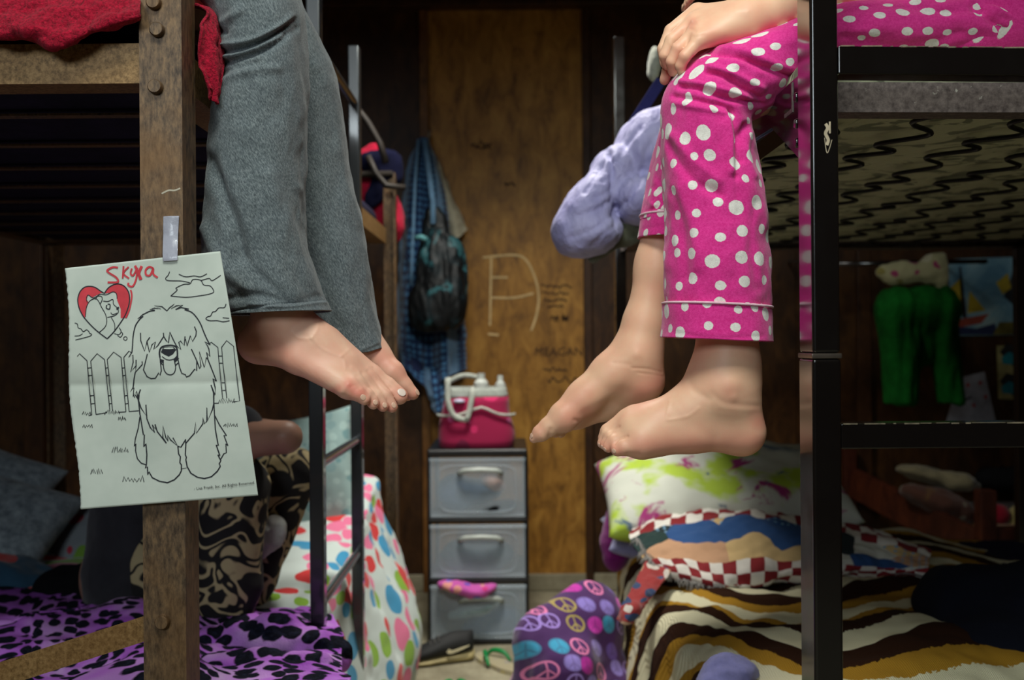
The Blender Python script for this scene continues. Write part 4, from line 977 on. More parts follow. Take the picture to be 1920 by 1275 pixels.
# pajama legs
p1 = [((2040,-110),(2060,130),G1+.03,.09),((1960,-60),(1990,120),G1+.02,.085),((1860,-8),(1880,128),G1,.08),((1740,4),(1760,132),G1,.078),((1600,14),(1640,136),G1,.076),((1500,36),(1560,138),G1,.074),((1420,62),(1500,165),G1,.074),
      ((1335,92),(1462,198),G1,.074),((1275,132),(1425,218),G1,.074),((1246,185),(1405,235),G1,.072),((1240,260),(1412,275),G1,.070),((1243,340),(1428,345),G1,.068),((1245,420),(1437,420),G1,.067),((1247,500),(1439,500),G1,.067),((1250,568),(1441,572),G1,.067),((1250,600),(1441,606),G1,.067)]
s1 = [([(1330,98),(1380,104),(1420,122),(1455,135),(1490,150)],6,-5),([(1345,88),(1400,96),(1450,118),(1496,132)],7,2.5),([(1325,135),(1350,140),(1385,160),(1425,185)],6,-4.5),([(1330,125),(1380,140),(1430,165)],6,2.5),([(1275,162),(1310,166),(1345,180),(1390,190),(1430,196)],5,-4),([(1275,152),(1330,160),(1400,180)],5,2.2),
      ([(1262,180),(1310,188),(1360,200),(1375,212)],5,-3.5),([(1262,192),(1320,204),(1370,215)],5,2.2),([(1372,208),(1382,250),(1380,290),(1383,330)],6,-4),([(1366,225),(1372,270),(1374,320)],7,4),([(1398,235),(1388,262),(1392,300)],6,-4),([(1405,250),(1400,290),(1415,330)],6,2.5),
      ([(1250,270),(1275,310),(1310,345),(1350,365)],9,-3.5),([(1262,255),(1300,300),(1350,340)],9,2.8),([(1258,360),(1280,430),(1285,520)],10,-2.5),([(1270,350),(1300,420),(1310,500)],11,2),([(1420,380),(1410,450),(1420,540)],9,-2),([(1380,330),(1384,400)],2.2,-1.4),
      ([(1590,70),(1700,90),(1800,60)],12,-2.5),([(1830,10),(1860,40),(1905,80)],6,-4),([(1820,0),(1870,20),(1915,40)],6,3.5),([(1700,10),(1780,20),(1850,12)],8,-3)]
pj = loftmesh('pajama_trousers', p1, dotm, perG, [(a,b,c*1.35) for a,b,c in s1], thick=.0024, n=140, m=300, seed=7, amp=.0022)
p2 = [((1960,-60),(1990,115),G2,.075),((1740,10),(1780,118),G2,.074),((1560,40),(1620,135),G2,.072),((1400,80),(1480,180),G2,.07),((1290,120),(1400,215),G2,.068),((1250,190),(1370,235),G2,.064),((1228,280),(1345,290),G2,.06),((1212,350),(1328,350),G2,.057),((1202,395),(1318,398),G2,.055),((1200,412),(1316,414),G2,.0545)]
s2_ = [([(1235,270),(1225,310),(1240,350)],7,-3),([(1222,350),(1240,360),(1250,380)],6,-3.5),([(1208,370),(1225,385),(1245,392)],5,2.5),([(1215,395),(1232,388)],4,-3)]
pf = loftmesh('pajama_leg', p2, dotm, pj, s2_, thick=.0024, n=100, m=200, seed=8, amp=.002)
cu = [((1247,566),(1442,574),G1,.0695),((1243,572),(1444,580),G1,.0705),((1243,605),(1446,612),G1,.0715),((1240,632),(1447,641),G1,.073)]
c1 = loftmesh('cuff', cu, dotm, pj, [([(1255,622),(1340,634),(1430,630)],4,-1)], thick=.003, n=120, m=30, seed=11, amp=.0012)
def hoop(name, sta, r, m, parent):
    a, b = at(*sta[0], sta[2]), at(*sta[1], sta[2]); c = (a+b)/2; A = (a-b)/2; pts = []
    for i in range(73):
        th = 2*math.pi*i/72; e = 2/2.2; x = math.copysign(abs(math.cos(th))**e, math.cos(th)); y = math.copysign(abs(math.sin(th))**e, math.sin(th))
        pts.append(c+A*x*1.004+Vector((0,sta[3]*y*1.012,0)))
    return MB().tube(pts, r, 8, False).build(name, m, parent, True)
hoop('piping', ((1244,568),(1444,577),G1,.0705), .0016, pipingm, c1)
cu2 = [((1201,400),(1318,402),G2,.056),((1200,418),(1318,420),G2,.057),((1197,446),(1318,448),G2,.0585)]
c2 = loftmesh('cuff', cu2, dotm, pj, [([(1200,430),(1240,424)],3,-1.2)], thick=.003, n=90, m=20, seed=13, amp=.0012)
hoop('piping', ((1201,404),(1318,406),G2,.0568), .0016, pipingm, c2)
hips = [C(pelG+Vector((0,-.07,0)), pelG+Vector((0,.07,0)), .108,.108,0), C(pelG, pelG+Vector((0,0,.1)), .105,.10,.05), C(pelG+Vector((0,-.07,-.005)), at(1800,62,G1), .095,.075,.04), C(pelG+Vector((0,.07,-.005)), at(1800,62,G2), .09,.07,.04)]
hb = [(Vector((.56,1,1.5)), Vector((-1,0,0)))]
V, Q = surf(hips, .006); me = npmesh('pajama_seat', V, Q); so = link('pajama_seat', me, dotm, pj)
co = getco(me); ul = me.uv_layers.new(name='UVMap'); li = np.zeros(len(me.loops), dtype=np.int32); me.loops.foreach_get('vertex_index', li)
ul.data.foreach_set('uv', np.stack([co[:,0]+.6*co[:,1], co[:,2]+.8*co[:,1]], 1).astype(np.float32)[li].ravel())
top_clothes(pelG, -1, fabric('pink_top', srgb(220,90,150)), perG, [(sh, sh*.6+at(1700,-150,HY+.02)*.4), (sh2, sh2*.5+el2*.5)])
hair_eyes(headG, -1, hairm, perG, .3)
# ================================================================== BEDDING, LEFT LOWER BUNK
zM = .43
def cloud(name, prims, h, m, parent=None, wr=0, sc=8, seed=0, aniso=(1,1,1)):
    V, Q = surf(prims, h); me = npmesh(name, V, Q)
    if wr: wrinkle(me, wr, sc, seed, aniso, 3)
    return link(name, me, m, parent)
def E(px, py, Y, rx, rz, ry, k=.02, rot=0):
    """ellipsoid seen at px,py with half sizes rx, rz in px and ry in metres, turned in the picture plane by rot degrees"""
    return ('e', at(px,py,Y), (mm(rx,Y), ry, mm(rz,Y)), Matrix.Rotation(math.radians(rot),3,'Y') if rot else None, k)
ys = [1.30,1.6,1.95,2.3,2.65,2.95,3.15]
def srow(xs, zs_): return [Vector((x,y,z)) for x,y,z in zip(xs, ys, zs_)]
rows = [srow([-1.40]*7, [.455]*7), srow([-1.1]*7, [.46]*7), srow([-.8]*7, [.465,.465,.47,.475,.49,.52,.54]), srow([-.56]*7, [.465,.465,.47,.485,.51,.56,.60]),
        srow([-.445]*7, [.462,.462,.465,.47,.50,.56,.62]), srow([-.418]*7, [.42,.42,.42,.43,.45,.50,.555]), srow([-.412,-.412,-.41,-.40,-.38,-.345,-.37]+[], [.30,.30,.30,.31,.33,.36,.40]),
        srow([-.412,-.41,-.405,-.38,-.33,-.285,-.33], [.16,.16,.15,.15,.17,.2,.24]), srow([-.412,-.41,-.40,-.375,-.335,-.30,-.33], [.06,.06,.04,.035,.03,.03,.1])]
sheeto = patch('bed_sheet', rows, sheetm, nu=140, nv=160, amp=.008, sc=9, seed=4, thick=.003, ruff=(.007,34))
tag(sheeto, 'white sheet with bright red, blue and green discs hanging beside the black ladder', 'sheet')
bedding = 'printed bedding heaped on the left lower bunk'
# teal pillow propped at the far end
p = pillow('pillow', at(570,900,2.93), (.16,.20,.07), Matrix.Rotation(math.radians(-8),3,'Y') @ Matrix.Rotation(math.radians(78),3,'X'), tealp, seed=5)
tag(p, 'pale teal printed pillow standing upright behind the ladder', 'pillow')
# leopard blanket
cols = [-60,20,90,160,230,300,380,460,560,650]
def lrow(Y, zs_, dy=0): return [Vector((ax(c,2.0), Y+dy, z)) for c, z in zip(cols, zs_)]
def R3(lst): return [at(x,y,Y) for x,y,Y in lst]
def RZ(lst):
    out = []
    for x, y, Y in lst:
        if az(y,Y) < .495: Y = .56*F/(y-637.5)
        out.append(at(x,y,Y))
    return out
rows = [[Vector((-1.28+i*.105, 2.42-.03*i, .47)) for i in range(9)],
        RZ([(-300,1180,2.25),(0,1166,2.22),(80,1150,2.2),(160,1138,2.18),(240,1118,2.15),(330,1140,2.1),(420,1172,2.06),(530,1166,2.02),(640,1180,1.97)]),
        RZ([(-300,1185,2.12),(0,1170,2.1),(80,1155,2.08),(160,1150,2.06),(240,1140,2.02),(330,1160,2.0),(420,1200,1.95),(530,1196,1.9),(640,1215,1.85)]),
        RZ([(-300,1225,1.98),(0,1215,1.97),(80,1205,1.95),(160,1200,1.93),(240,1180,1.9),(330,1200,1.87),(420,1228,1.84),(530,1215,1.8),(640,1240,1.76)]),
        RZ([(-300,1280,1.9),(0,1270,1.88),(80,1262,1.86),(160,1240,1.84),(240,1205,1.80),(330,1225,1.77),(420,1250,1.74),(530,1240,1.7),(640,1262,1.68)]),
        RZ([(-300,1330,1.75),(0,1320,1.74),(80,1300,1.72),(160,1275,1.70),(240,1240,1.68),(330,1262,1.66),(420,1290,1.64),(530,1285,1.62),(640,1300,1.6)]),
        [Vector((-1.28+i*.104, 1.36, .475)) for i in range(9)],
        [Vector((-1.28+i*.104, 1.252, .46)) for i in range(9)],
        [Vector((-1.28+i*.104, 1.245, .25)) for i in range(9)]]
lp = patch('blanket', rows, leo, nu=190, nv=150, amp=.013, sc=10, seed=6, thick=.01, aniso=(.7,1,1.4))
tag(lp, 'purple and black leopard spot plush blanket crumpled on the left lower bunk', 'blanket')
b = cloud('rolled_blanket', [C(at(395,1212,1.86), at(520,1200,1.82), .035,.04,0), C(at(520,1200,1.82), at(622,1225,1.80), .04,.035,.03), C(at(400,1262,1.74), at(600,1262,1.70), .038,.035,.03)], .006, leo, lp, .012, 16, 3)
bb = np.array([[v.co.x*1.0, v.co.z*1.0+v.co.y*.7] for v in b.data.vertices], np.float32); ul = b.data.uv_layers.new(name='UVMap'); li = np.zeros(len(b.data.loops), dtype=np.int32); b.data.loops.foreach_get('vertex_index', li); ul.data.foreach_set('uv', bb[li].ravel())
# dark clothes bundle, towel corner, grey pillows, pale patterned pillow
o = cloud('clothes_bundle', [E(150,1110,2.36,85,50,.10,0), E(220,1085,2.36,60,55,.09,.05), E(110,1150,2.34,60,30,.09,.04)], .008, blackf, None, .014, 9, 2); tag(o, 'black clothes bundle lying behind the purple leopard blanket', 'clothes')
o = cloud('crumpled_towel', [E(-10,1075,2.5,110,34,.09,0,8), E(60,1100,2.5,40,26,.07,.03)], .008, blobs('blue_orange_print', srgb(30,70,96), [srgb(40,110,150), srgb(210,130,40), srgb(200,50,50), srgb(170,190,190)], 9, .2, .42, vec='obj'), None, .012, 12, 5); tag(o, 'dark blue towel with orange patches at the left edge of the lower bunk', 'towel')
greyp = fabric('slate_print_cotton', srgb(96,106,116), sc=40, c2=srgb(150,160,166))
p = pillow('pillow', at(10,980,2.75), (.16,.15,.06), Matrix.Rotation(.25,3,'Y') @ Matrix.Rotation(math.radians(35),3,'X'), greyp, seed=8); tag(p, 'slate grey pillow at the far left, lower of the two', 'pillow')
p = pillow('pillow', at(-10,918,2.88), (.15,.14,.05), Matrix.Rotation(.32,3,'Y') @ Matrix.Rotation(math.radians(40),3,'X'), greyp, seed=9); tag(p, 'slate grey pillow at the far left, resting on the lower one', 'pillow')
p = pillow('pillow', at(215,1000,2.9), (.20,.15,.07), Matrix.Rotation(-.25,3,'Y') @ Matrix.Rotation(math.radians(40),3,'X'), blobs('pale_disc_print', srgb(128,134,140), [srgb(130,20,60), srgb(150,160,164), srgb(170,40,60), srgb(110,150,50)], 12, .1, .42), seed=12); tag(p, 'grey white pillow with pink and green print below the dog drawing', 'pillow')
# ---- person lying back on the lower bunk
YC = 2.2
pc = [C(at(250,1085,YC), at(330,1090,YC), .10,.09,0), C(at(262,1070,YC), at(300,940,YC+.05), .105,.11,.06), C(at(300,930,YC+.05), at(335,850,YC+.05), .12,.09,.05), C(at(345,845,YC-.08), at(345,845,YC+.16), .055,.055,.04),
      C(at(345,830,YC+.04), at(350,775,YC+.04), .05,.045,.03), ('e', at(362,715,YC+.04), (.085,.075,.105), None, .02), C(at(395,722,YC+.04), at(404,732,YC+.04), .012,.012,.01), C(at(380,752,YC+.04), at(390,755,YC+.04), .03,.02,.02),
      C(at(355,845,YC-.1), at(455,828,YC-.16), .045,.040,.03), C(at(455,826,YC-.16), at(536,820,YC-.2), .038,.032,.015), C(at(536,820,YC-.2), at(450,800,YC-.06), .031,.024,.01), C(at(450,800,YC-.06), at(410,790,YC-.02), .022,.02,.01),
      C(at(355,845,YC+.15), at(450,850,YC+.2), .04,.035,.03), C(at(450,850,YC+.2), at(400,810,YC+.12), .03,.024,.01)]
for i in range(4): pc.append(C(at(412,786+i*4,YC-.03+i*.014), at(392,770+i*4,YC-.03+i*.014), .009,.007,.003))
pc.append(C(at(415,800,YC-.05), at(398,785,YC-.05), .010,.008,.003))
kneeN, kneeF = at(432,915,YC-.14), at(545,890,YC+.02)
for kn, ft in ((kneeN, at(425,1175,YC-.16)), (kneeF, at(455,1160,YC+.0))):
    pc += [C(at(310,1085,YC), kn, .085,.055,.04), C(kn, ft, .05,.034,.01), C(ft, ft+Vector((.13,0,-.03)), .035,.022,.02)]
V, Q = surf(pc, .0065); meC = npmesh('person', V, Q); blush(meC, [([(536,820)],20,.4)])
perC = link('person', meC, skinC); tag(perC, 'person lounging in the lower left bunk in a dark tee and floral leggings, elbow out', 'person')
lg = [C(at(300,1085,YC), at(300,1085,YC)+Vector((0,.05,0)), .11,.11,0)]
for kn, ft, r in ((kneeN, at(422,1180,YC-.16), .088), (kneeF, at(455,1165,YC+.0), .058)):
    lg += [C(at(310,1075,YC), kn, .10,.062 if r < .08 else .075,.04), C(kn, kn*.3+ft*.7, .060 if r < .08 else .078,r*.80,.012), C(kn*.3+ft*.7, ft, r*.80,r*.6,.01)]
cloud('leggings', lg, .006, flor, perC, .006, 11, 2)
cloud('tee_shirt', [C(at(262,1080,YC), at(300,940,YC+.05), .125,.125,0), C(at(300,930,YC+.05), at(335,850,YC+.05), .132,.10,.05), C(at(345,845,YC-.09), at(345,845,YC+.17), .068,.068,.04), C(at(355,843,YC-.1), at(448,812,YC-.14), .058,.056,.03)], .007, fabric('charcoal_tee_cotton', srgb(44,44,48), sc=20), perC, .008, 9, 7)
V, Q = surf([('e', at(356,705,YC+.05), (.092,.088,.105), None, 0), C(at(335,720,YC+.06), at(310,830,YC+.08), .06,.045,.03)], .007, extra=lambda D,X,Y_,Z_: np.maximum(D, X-at(378,700,YC).x))
link('hair', npmesh('hair', V, Q), fabric('dark_hair', srgb(30,22,18)), perC)
o = cloud('tissue', [E(508,998,YC-.06,26,34,.02,0,20), E(495,1020,YC-.06,14,30,.015,.02,15)], .004, fabric('white_cloth', srgb(176,176,170)), None, .006, 24, 2); tag(o, 'small crumpled white cloth tucked between the floral leggings', 'cloth')

# ================================================================== BEDDING, RIGHT LOWER BUNK
ys = [1.20,1.5,1.8,2.1,2.4,2.7,3.05]
rows = [srow([1.55]*7, [.40]*7), srow([1.15]*7, [.46,.46,.47,.46,.46,.46,.46]), srow([.9]*7, [.47,.47,.50,.48,.47,.465,.46]), srow([.7]*7, [.47,.50,.52,.485,.47,.465,.46]), srow([.52]*7, [.47,.50,.50,.48,.465,.462,.46]),
        srow([.40,.40,.40,.41,.42,.42,.42], [.465,.47,.475,.47,.46,.455,.45]), srow([.335,.335,.335,.335,.34,.345,.35], [.43,.43,.435,.43,.42,.42,.42]), srow([.315,.312,.308,.303,.305,.315,.33], [.32,.32,.32,.32,.31,.32,.33]),
        srow([.305,.30,.29,.285,.285,.30,.32], [.16]*7), srow([.31,.30,.285,.27,.28,.30,.32], [.025]*7)]
kb = patch('knit_blanket', [list(r) for r in zip(*rows)][::-1], knit, nu=170, nv=170, amp=.016, sc=6.5, seed=3, thick=.008, aniso=(1.1,1,1))
# stripes follow the folds: the pattern runs along the bed and swings over the edge
uvl = kb.data.uv_layers[0]
vv = np.zeros(len(kb.data.loops), dtype=np.int32); kb.data.loops.foreach_get('vertex_index', vv); co = getco(kb.data)
xx, yy, zz = co[:,0], co[:,1], co[:,2]; drop = np.clip(.45-zz,0,1)
U = xx+drop*.3; Vv = np.hypot(np.clip(xx-.30,-.2,2)*.55+ (.45-zz)*-.25, 3.25-yy*.98)
Vv = (3.2-yy)+.35*np.exp(-((xx-.33)/.13)**2)*(1)+drop*.55+.10*np.sin(xx*7+1)
UV = np.stack([U, Vv], 1).astype(np.float32); uvl.data.foreach_set('uv', UV[vv].ravel())
tag(kb, 'brown, ochre and cream striped knit blanket draped over the right lower bunk', 'blanket')
p = pillow('pillow', at(1352,921,2.86), (.345,.20,.095), Matrix.Rotation(math.radians(-3),3,'Y') @ Matrix.Rotation(math.radians(22),3,'X'), tied, seed=15, amp=.012, corner=.12, e=3.4)
p.location.z += 0.0; tag(p, 'tie dyed pillow, green and magenta on white, at the head of the right lower bunk', 'pillow')
p = pillow('pillow', at(1290,1000,2.96), (.25,.14,.07), Matrix.Rotation(math.radians(8),3,'X'), fabric('pale_lilac_cotton', srgb(150,150,186)), seed=16); tag(p, 'flat lilac pillow squashed below the tie dyed one', 'pillow')
o = cloud('clothes_bundle', [E(1158,1010,2.92,32,62,.05,0,8), E(1175,970,2.98,40,26,.06,.03)], .006, fabric('magenta_fleece', srgb(116,22,104)), None, .006, 14, 1); tag(o, 'magenta fleece bundle squeezed beside the pillow at the edge of the right bunk', 'clothes')
# tapestry throw
YT = 2.45
rows = [R3([(1190,985,2.72),(1260,968,2.72),(1330,960,2.74),(1400,958,2.74),(1480,975,2.72),(1560,985,2.7),(1640,1000,2.66),(1740,1030,2.6)]),
        R3([(1180,1000,2.62),(1250,975,2.64),(1330,962,2.66),(1410,960,2.66),(1480,970,2.62),(1570,985,2.58),(1650,1005,2.52),(1745,1040,2.5)]),
        R3([(1185,1020,2.56),(1250,1000,2.56),(1330,985,2.54),(1410,975,2.54),(1490,990,2.5),(1570,1010,2.48),(1650,1030,2.44),(1740,1052,2.44)]),
        R3([(1200,1038,2.48),(1265,1025,2.46),(1335,1020,2.44),(1410,1008,2.42),(1490,1020,2.40),(1570,1036,2.40),(1650,1048,2.40),(1740,1064,2.40)]),
        R3([(1215,1052,2.42),(1275,1050,2.40),(1340,1062,2.36),(1410,1050,2.34),(1480,1052,2.34),(1570,1060,2.36),(1650,1064,2.38),(1740,1070,2.38)]),
        R3([(1235,1066,2.40),(1290,1078,2.34),(1345,1092,2.31),(1410,1096,2.30),(1480,1078,2.31),(1560,1074,2.36),(1650,1074,2.38),(1740,1075,2.38)]),
        R3([(1240,1076,2.39),(1295,1090,2.34),(1350,1106,2.31),(1410,1102,2.32),(1470,1092,2.34),(1560,1083,2.38),(1650,1080,2.40),(1740,1080,2.40)])]
th = patch('tapestry_throw', rows, tap, nu=150, nv=90, amp=.014, sc=13, seed=8, thick=.008)
tag(th, 'woven picture throw with red checked border crumpled over the striped blanket', 'throw')
fr = MB(); r_ = random.Random(2)
for path in ([(1192,1008,2.57),(1215,1044,2.42),(1242,1072,2.38)], [(1238,1066,2.40),(1290,1088,2.33),(1350,1100,2.305)]):
    P_ = [np.array(at(*q)) for q in path]
    for i in range(70):
        c = Vector(cr(P_, i/69)); d = Vector((r_.uniform(-.02,.02), -r_.uniform(.004,.02), -r_.uniform(.01,.022)))
        fr.tube([c, c+d*.5+Vector((r_.uniform(-.006,.006),0,.004)), c+d], .0016, 5)
tag(fr.build('fringe', fabric('grey_yarn', srgb(130,126,122), var=.6, sc=150), th, True), kind='stuff')
o = patch('hanging_corner', [R3([(1212,1050,2.42),(1236,1060,2.40),(1258,1072,2.36)]), R3([(1196,1082,2.33),(1216,1092,2.30),(1238,1098,2.30)]), R3([(1180,1112,2.26),(1200,1124,2.22),(1216,1126,2.24)]), R3([(1164,1140,2.21),(1180,1152,2.17),(1196,1150,2.20)]), R3([(1158,1162,2.20),(1172,1172,2.16),(1186,1166,2.19)])],
    blobs('red_tan_weave', srgb(150,40,40), [srgb(176,140,110), srgb(40,60,100), srgb(200,190,180)], 22, .2, .5), th, nu=30, nv=50, amp=.008, sc=24, seed=4, thick=.006)
o = cloud('shirt', [E(1370,1262,1.72,48,34,.05,0), E(1345,1290,1.70,40,30,.05,.03)], .005, fabric('periwinkle_cotton', srgb(134,134,190)), None, .006, 22, 3); tag(o, 'periwinkle shirt poking out of the striped blanket at the bottom', 'shirt')
o = cloud('garment', [E(1810,1130,2.0,95,70,.12,0), E(1860,1230,1.85,110,90,.13,.06), E(1950,1160,1.9,90,110,.12,.05)], .009, navyd, None, .014, 7, 4); tag(o, 'black navy garment heaped on the striped blanket at the lower right', 'clothes')
# peace sign cushion on the floor
cb = [C(at(1030,1195,2.62), at(1105,1160,2.66), .075,.085,0), C(at(1015,1330,2.6), at(1120,1330,2.6), .085,.095,.05), C(at(1025,1200,2.6), at(1015,1330,2.6), .08,.085,.05), C(at(1100,1160,2.66), at(1120,1330,2.62), .085,.09,.05), C(at(1066,1250,2.52), at(1066,1330,2.52), .07,.07,.06)]
p = cloud('floor_cushion', cb, .007, peacem, None, .010, 9, 6)
co = getco(p.data); co[:,2] = np.maximum(co[:,2], .003); p.data.vertices.foreach_set('co', co.ravel()); p.data.update()
def planar(o, f):
    co = getco(o.data); ul = o.data.uv_layers.new(name='UVMap'); li = np.zeros(len(o.data.loops), dtype=np.int32); o.data.loops.foreach_get('vertex_index', li)
    ul.data.foreach_set('uv', np.stack(f(co[:,0],co[:,1],co[:,2]),1).astype(np.float32)[li].ravel())
planar(p, lambda x,y,z: (x+.5*y, z+.5*y))
tag(p, 'purple cushion with peace sign print standing on the floor against the right bunk', 'cushion')
# ================================================================== DRAWER CART AND ITS TOTE
YD = 3.45; xc = at(896,1000,YD).x; hwD = .168
cart = thing('drawer_cart', (xc,YD+.19,0), 'clear plastic three drawer cart with black frame against the wooden wall', 'drawers')
blk = plain('black_plastic', (.012,.011,.012), .35, sc=8)
zc = [az(1207,YD), az(1088,YD), az(975,YD), az(853,YD)]
zc[0] = 0.0
fr = MB()
fr.box((xc-hwD-.006,YD-.012,zc[3]-.004),(xc+hwD+.006,YD+.38,zc[3]+.022), .008, 3)
smoothang(fr.build('top', blk, cart))
for z in (.004, zc[1]-.008, zc[2]-.008):
    smoothang(MB().box((xc-hwD-.003,YD-.004,z),(xc+hwD+.003,YD+.375,z+.016), .005,2).build('shelf_frame', blk, cart))
for sx in (-1,1):
    for y in (YD+.02, YD+.35): smoothang(MB().box((xc+sx*hwD-.008,y,.0),(xc+sx*hwD+.008,y+.016,zc[3]), .003).build('upright', blk, cart))
cl = N('clear_polypropylene'); cl.P(Base_Color=srgb(214,228,240), Roughness=.35, Transmission_Weight=.0, Alpha=.25, Coat_Weight=.3); cl.bump(cl.noise(cl.obj, 25, 2), .1, .003)
hm = plain('frosted_handle', srgb(190,196,190), .4)
def drawer(z0, z1, dy=0):
    b = MB(); x0, x1 = xc-hwD+.004, xc+hwD-.004; t = .003; y0, y1 = YD-.006+dy, YD+.34+dy
    b.box((x0,y0,z0),(x1,y0+t,z1), .001,1); b.box((x0,y1-t,z0),(x1,y1,z1-.01)); b.box((x0,y0+t,z0),(x0+t,y1-t,z1-.01)); b.box((x1-t,y0+t,z0),(x1,y1-t,z1-.01)); b.box((x0+t,y0+t,z0),(x1-t,y1-t,z0+t))
    b.box((x0-.003,y0-.006,z1-.012),(x1+.003,y0+.004,z1), .002,2)
    d = b.build('drawer', cl.m, cart)
    c = xc+.01; zz = z1-.042; h = MB(); h.tube([(c-.075,y0-.004,zz-.012),(c-.055,y0-.02,zz),(c,y0-.026,zz+.004),(c+.055,y0-.02,zz),(c+.075,y0-.004,zz-.012)], .0085, 10); h.build('handle', hm, d, True)
    # raised rounded panel moulding on the drawer front
    m = MB(); w = (x1-x0)/2-.03; hh = (z1-z0)/2-.022; zm = (z0+z1)/2-.004; pts = []
    for k in range(41):
        a = 2*math.pi*k/40; ca, sa = math.cos(a), math.sin(a); pts.append(((x0+x1)/2+math.copysign(abs(ca)**.35,ca)*w, y0-.001, zm+math.copysign(abs(sa)**.35,sa)*hh))
    m.tube(pts, .002, 6, False).build('front_moulding', cl.m, d, True); return d
dr = [drawer(zc[0]+.022, zc[1]-.014, -.0), drawer(zc[1]+.012, zc[2]-.014), drawer(zc[2]+.012, zc[3]-.008)]
def stuffin(pxs, name, m, lab, cat, h=.007, wr=.008, sc=16):
    o = cloud(name, pxs, h, m, None, wr, sc, len(pxs)*3+int(pxs[0][1][0]*50)); return tag(o, lab, cat)
yd = YD+.052
stuffin([E(865,925,yd,48,34,.045,0,15), E(905,920,yd,34,20,.04,.02)], 'folded_garment', fabric('denim_blue', srgb(70,96,128)), 'denim blue garment seen through the front of the top drawer', 'clothes')
stuffin([E(925,905,yd-.02,26,14,.03,0,25)], 'folded_garment', fabric('peach_cotton', srgb(206,160,140)), 'peach garment folded behind the handle of the top drawer', 'clothes')
stuffin([E(915,952,yd-.02,54,12,.04,0,-6)], 'folded_garment', blackf, 'black garment at the bottom of the top drawer', 'clothes')
stuffin([E(895,1040,yd,72,32,.045,0)], 'folded_garment', fabric('dark_teal_cotton', srgb(44,70,84)), 'dark teal clothes filling the middle drawer', 'clothes')
stuffin([E(930,1160,yd,50,30,.05,0), E(905,1175,yd,40,16,.05,.02)], 'folded_garment', fabric('navy_blue_cotton', srgb(26,62,104)), 'navy blue clothes at the bottom of the lowest drawer', 'clothes')
stuffin([E(880,1148,yd-.03,40,11,.03,0,-10), E(920,1135,yd-.03,30,8,.03,.02,-20)], 'folded_garment', fabric('pale_grey_cotton', srgb(150,168,170)), 'pale grey garment in the middle of the lowest drawer', 'clothes')
stuffin([E(868,1104,YD-.03,44,12,.035,0,12), E(905,1106,YD-.03,28,10,.03,.02,-15), E(835,1097,YD-.02,16,8,.02,.02,10)], 'bright_swimsuit', blobs('neon_swim_print', srgb(210,90,180), [srgb(60,80,200), srgb(240,160,150), srgb(150,110,220), srgb(220,60,140)], 26, .25, .5, vec='obj'), 'neon pink and blue swimsuit spilling over the lowest drawer', 'swimsuit')
# shower tote
YT_ = YD+.09; zt0 = zc[3]+.022
pinkm = blobs('magenta_tote_print', srgb(164,12,72), [srgb(200,80,140), srgb(214,40,104), srgb(150,50,130), srgb(120,10,60)], 14, .15, .5, vec='obj')
wmesh = fabric('grey_white_mesh', srgb(176,182,174)); wband = fabric('white_webbing', srgb(196,200,190))
tx = at(893,780,YT_).x; W2, D2 = .132, .085
tote = thing('shower_tote', (tx,YT_,zt0), 'magenta shower tote with white handles on top of the drawer cart', 'tote')
def ring(x, y, w, d, z, n=48, p=3.2):
    return [Vector((x+math.copysign(abs(math.cos(a))**(2/p), math.cos(a))*w, y+math.copysign(abs(math.sin(a))**(2/p), math.sin(a))*d, z)) for a in [2*math.pi*k/n for k in range(n)]]
def tubeof(rings, m, name, parent, cap=True, thick=.002):
    vs = [v for r in rings for v in r]; n = len(rings[0]); fs = [(j*n+i, j*n+(i+1)%n, (j+1)*n+(i+1)%n, (j+1)*n+i) for j in range(len(rings)-1) for i in range(n)]
    if cap: fs.append(tuple(range(n))[::-1])
    o = mk(name, vs, fs, m, parent); 
    if thick: md = o.modifiers.new('t','SOLIDIFY'); md.thickness = thick; md.offset = 0
    return o
hT = az(742,YT_)-zt0
tubeof([ring(tx,YT_,W2*.93,D2*.93,zt0+.001)]+[ring(tx+.002*math.sin(k),YT_,W2*(1.0+.03*math.sin(k*.8)-.15*(k/8)**2),D2*(1-.12*(k/8)**2),zt0+.004+(hT-.004)*k/8) for k in range(9)], pinkm, 'body', tote)
wy = []
for a in np.linspace(math.pi*1.02, math.pi*1.98, 30):
    x = tx+math.copysign(abs(math.cos(a))**(2/3.2), math.cos(a))*W2*1.03; y = YT_+math.copysign(abs(math.sin(a))**(2/3.2), math.sin(a))*D2*1.04
    wy.append((x, y, zt0+hT*.62+.030*math.exp(-((x-tx-.015)/.05)**2)+.004))
MB().tube(wy, .0045, 8).build('pocket_trim', wband, tote, True)
rr = [ring(tx,YT_,W2*(.86-.02*k),D2*(.88-.02*k),zt0+hT-.003+.034*k/3) for k in range(4)]; tubeof(rr, wmesh, 'mesh_rim', tote, False)
def strap(pts, w, m, name, parent):
    bm_ = MB(); P_ = [np.array(p[:], float) for p in pts]; Lq = []; 
    for i in range(41):
        c = Vector(cr(P_, i/40)); c2 = Vector(cr(P_, min(1,(i+1)/40))) if i < 40 else c; c1 = Vector(cr(P_, max(0,(i-1)/40))); t = (c2-c1).normalized(); s_ = t.cross(Vector((0,1,0))).normalized()
        Lq.append((bm_.bm.verts.new(c+s_*w/2), bm_.bm.verts.new(c-s_*w/2)))
    for a, b in zip(Lq, Lq[1:]): bm_.bm.faces.new((a[0],b[0],b[1],a[1]))
    o = bm_.build(name, m, parent, True); md = o.modifiers.new('t','SOLIDIFY'); md.thickness = .003; md.offset = 0; return o
yh = YT_-D2-.012
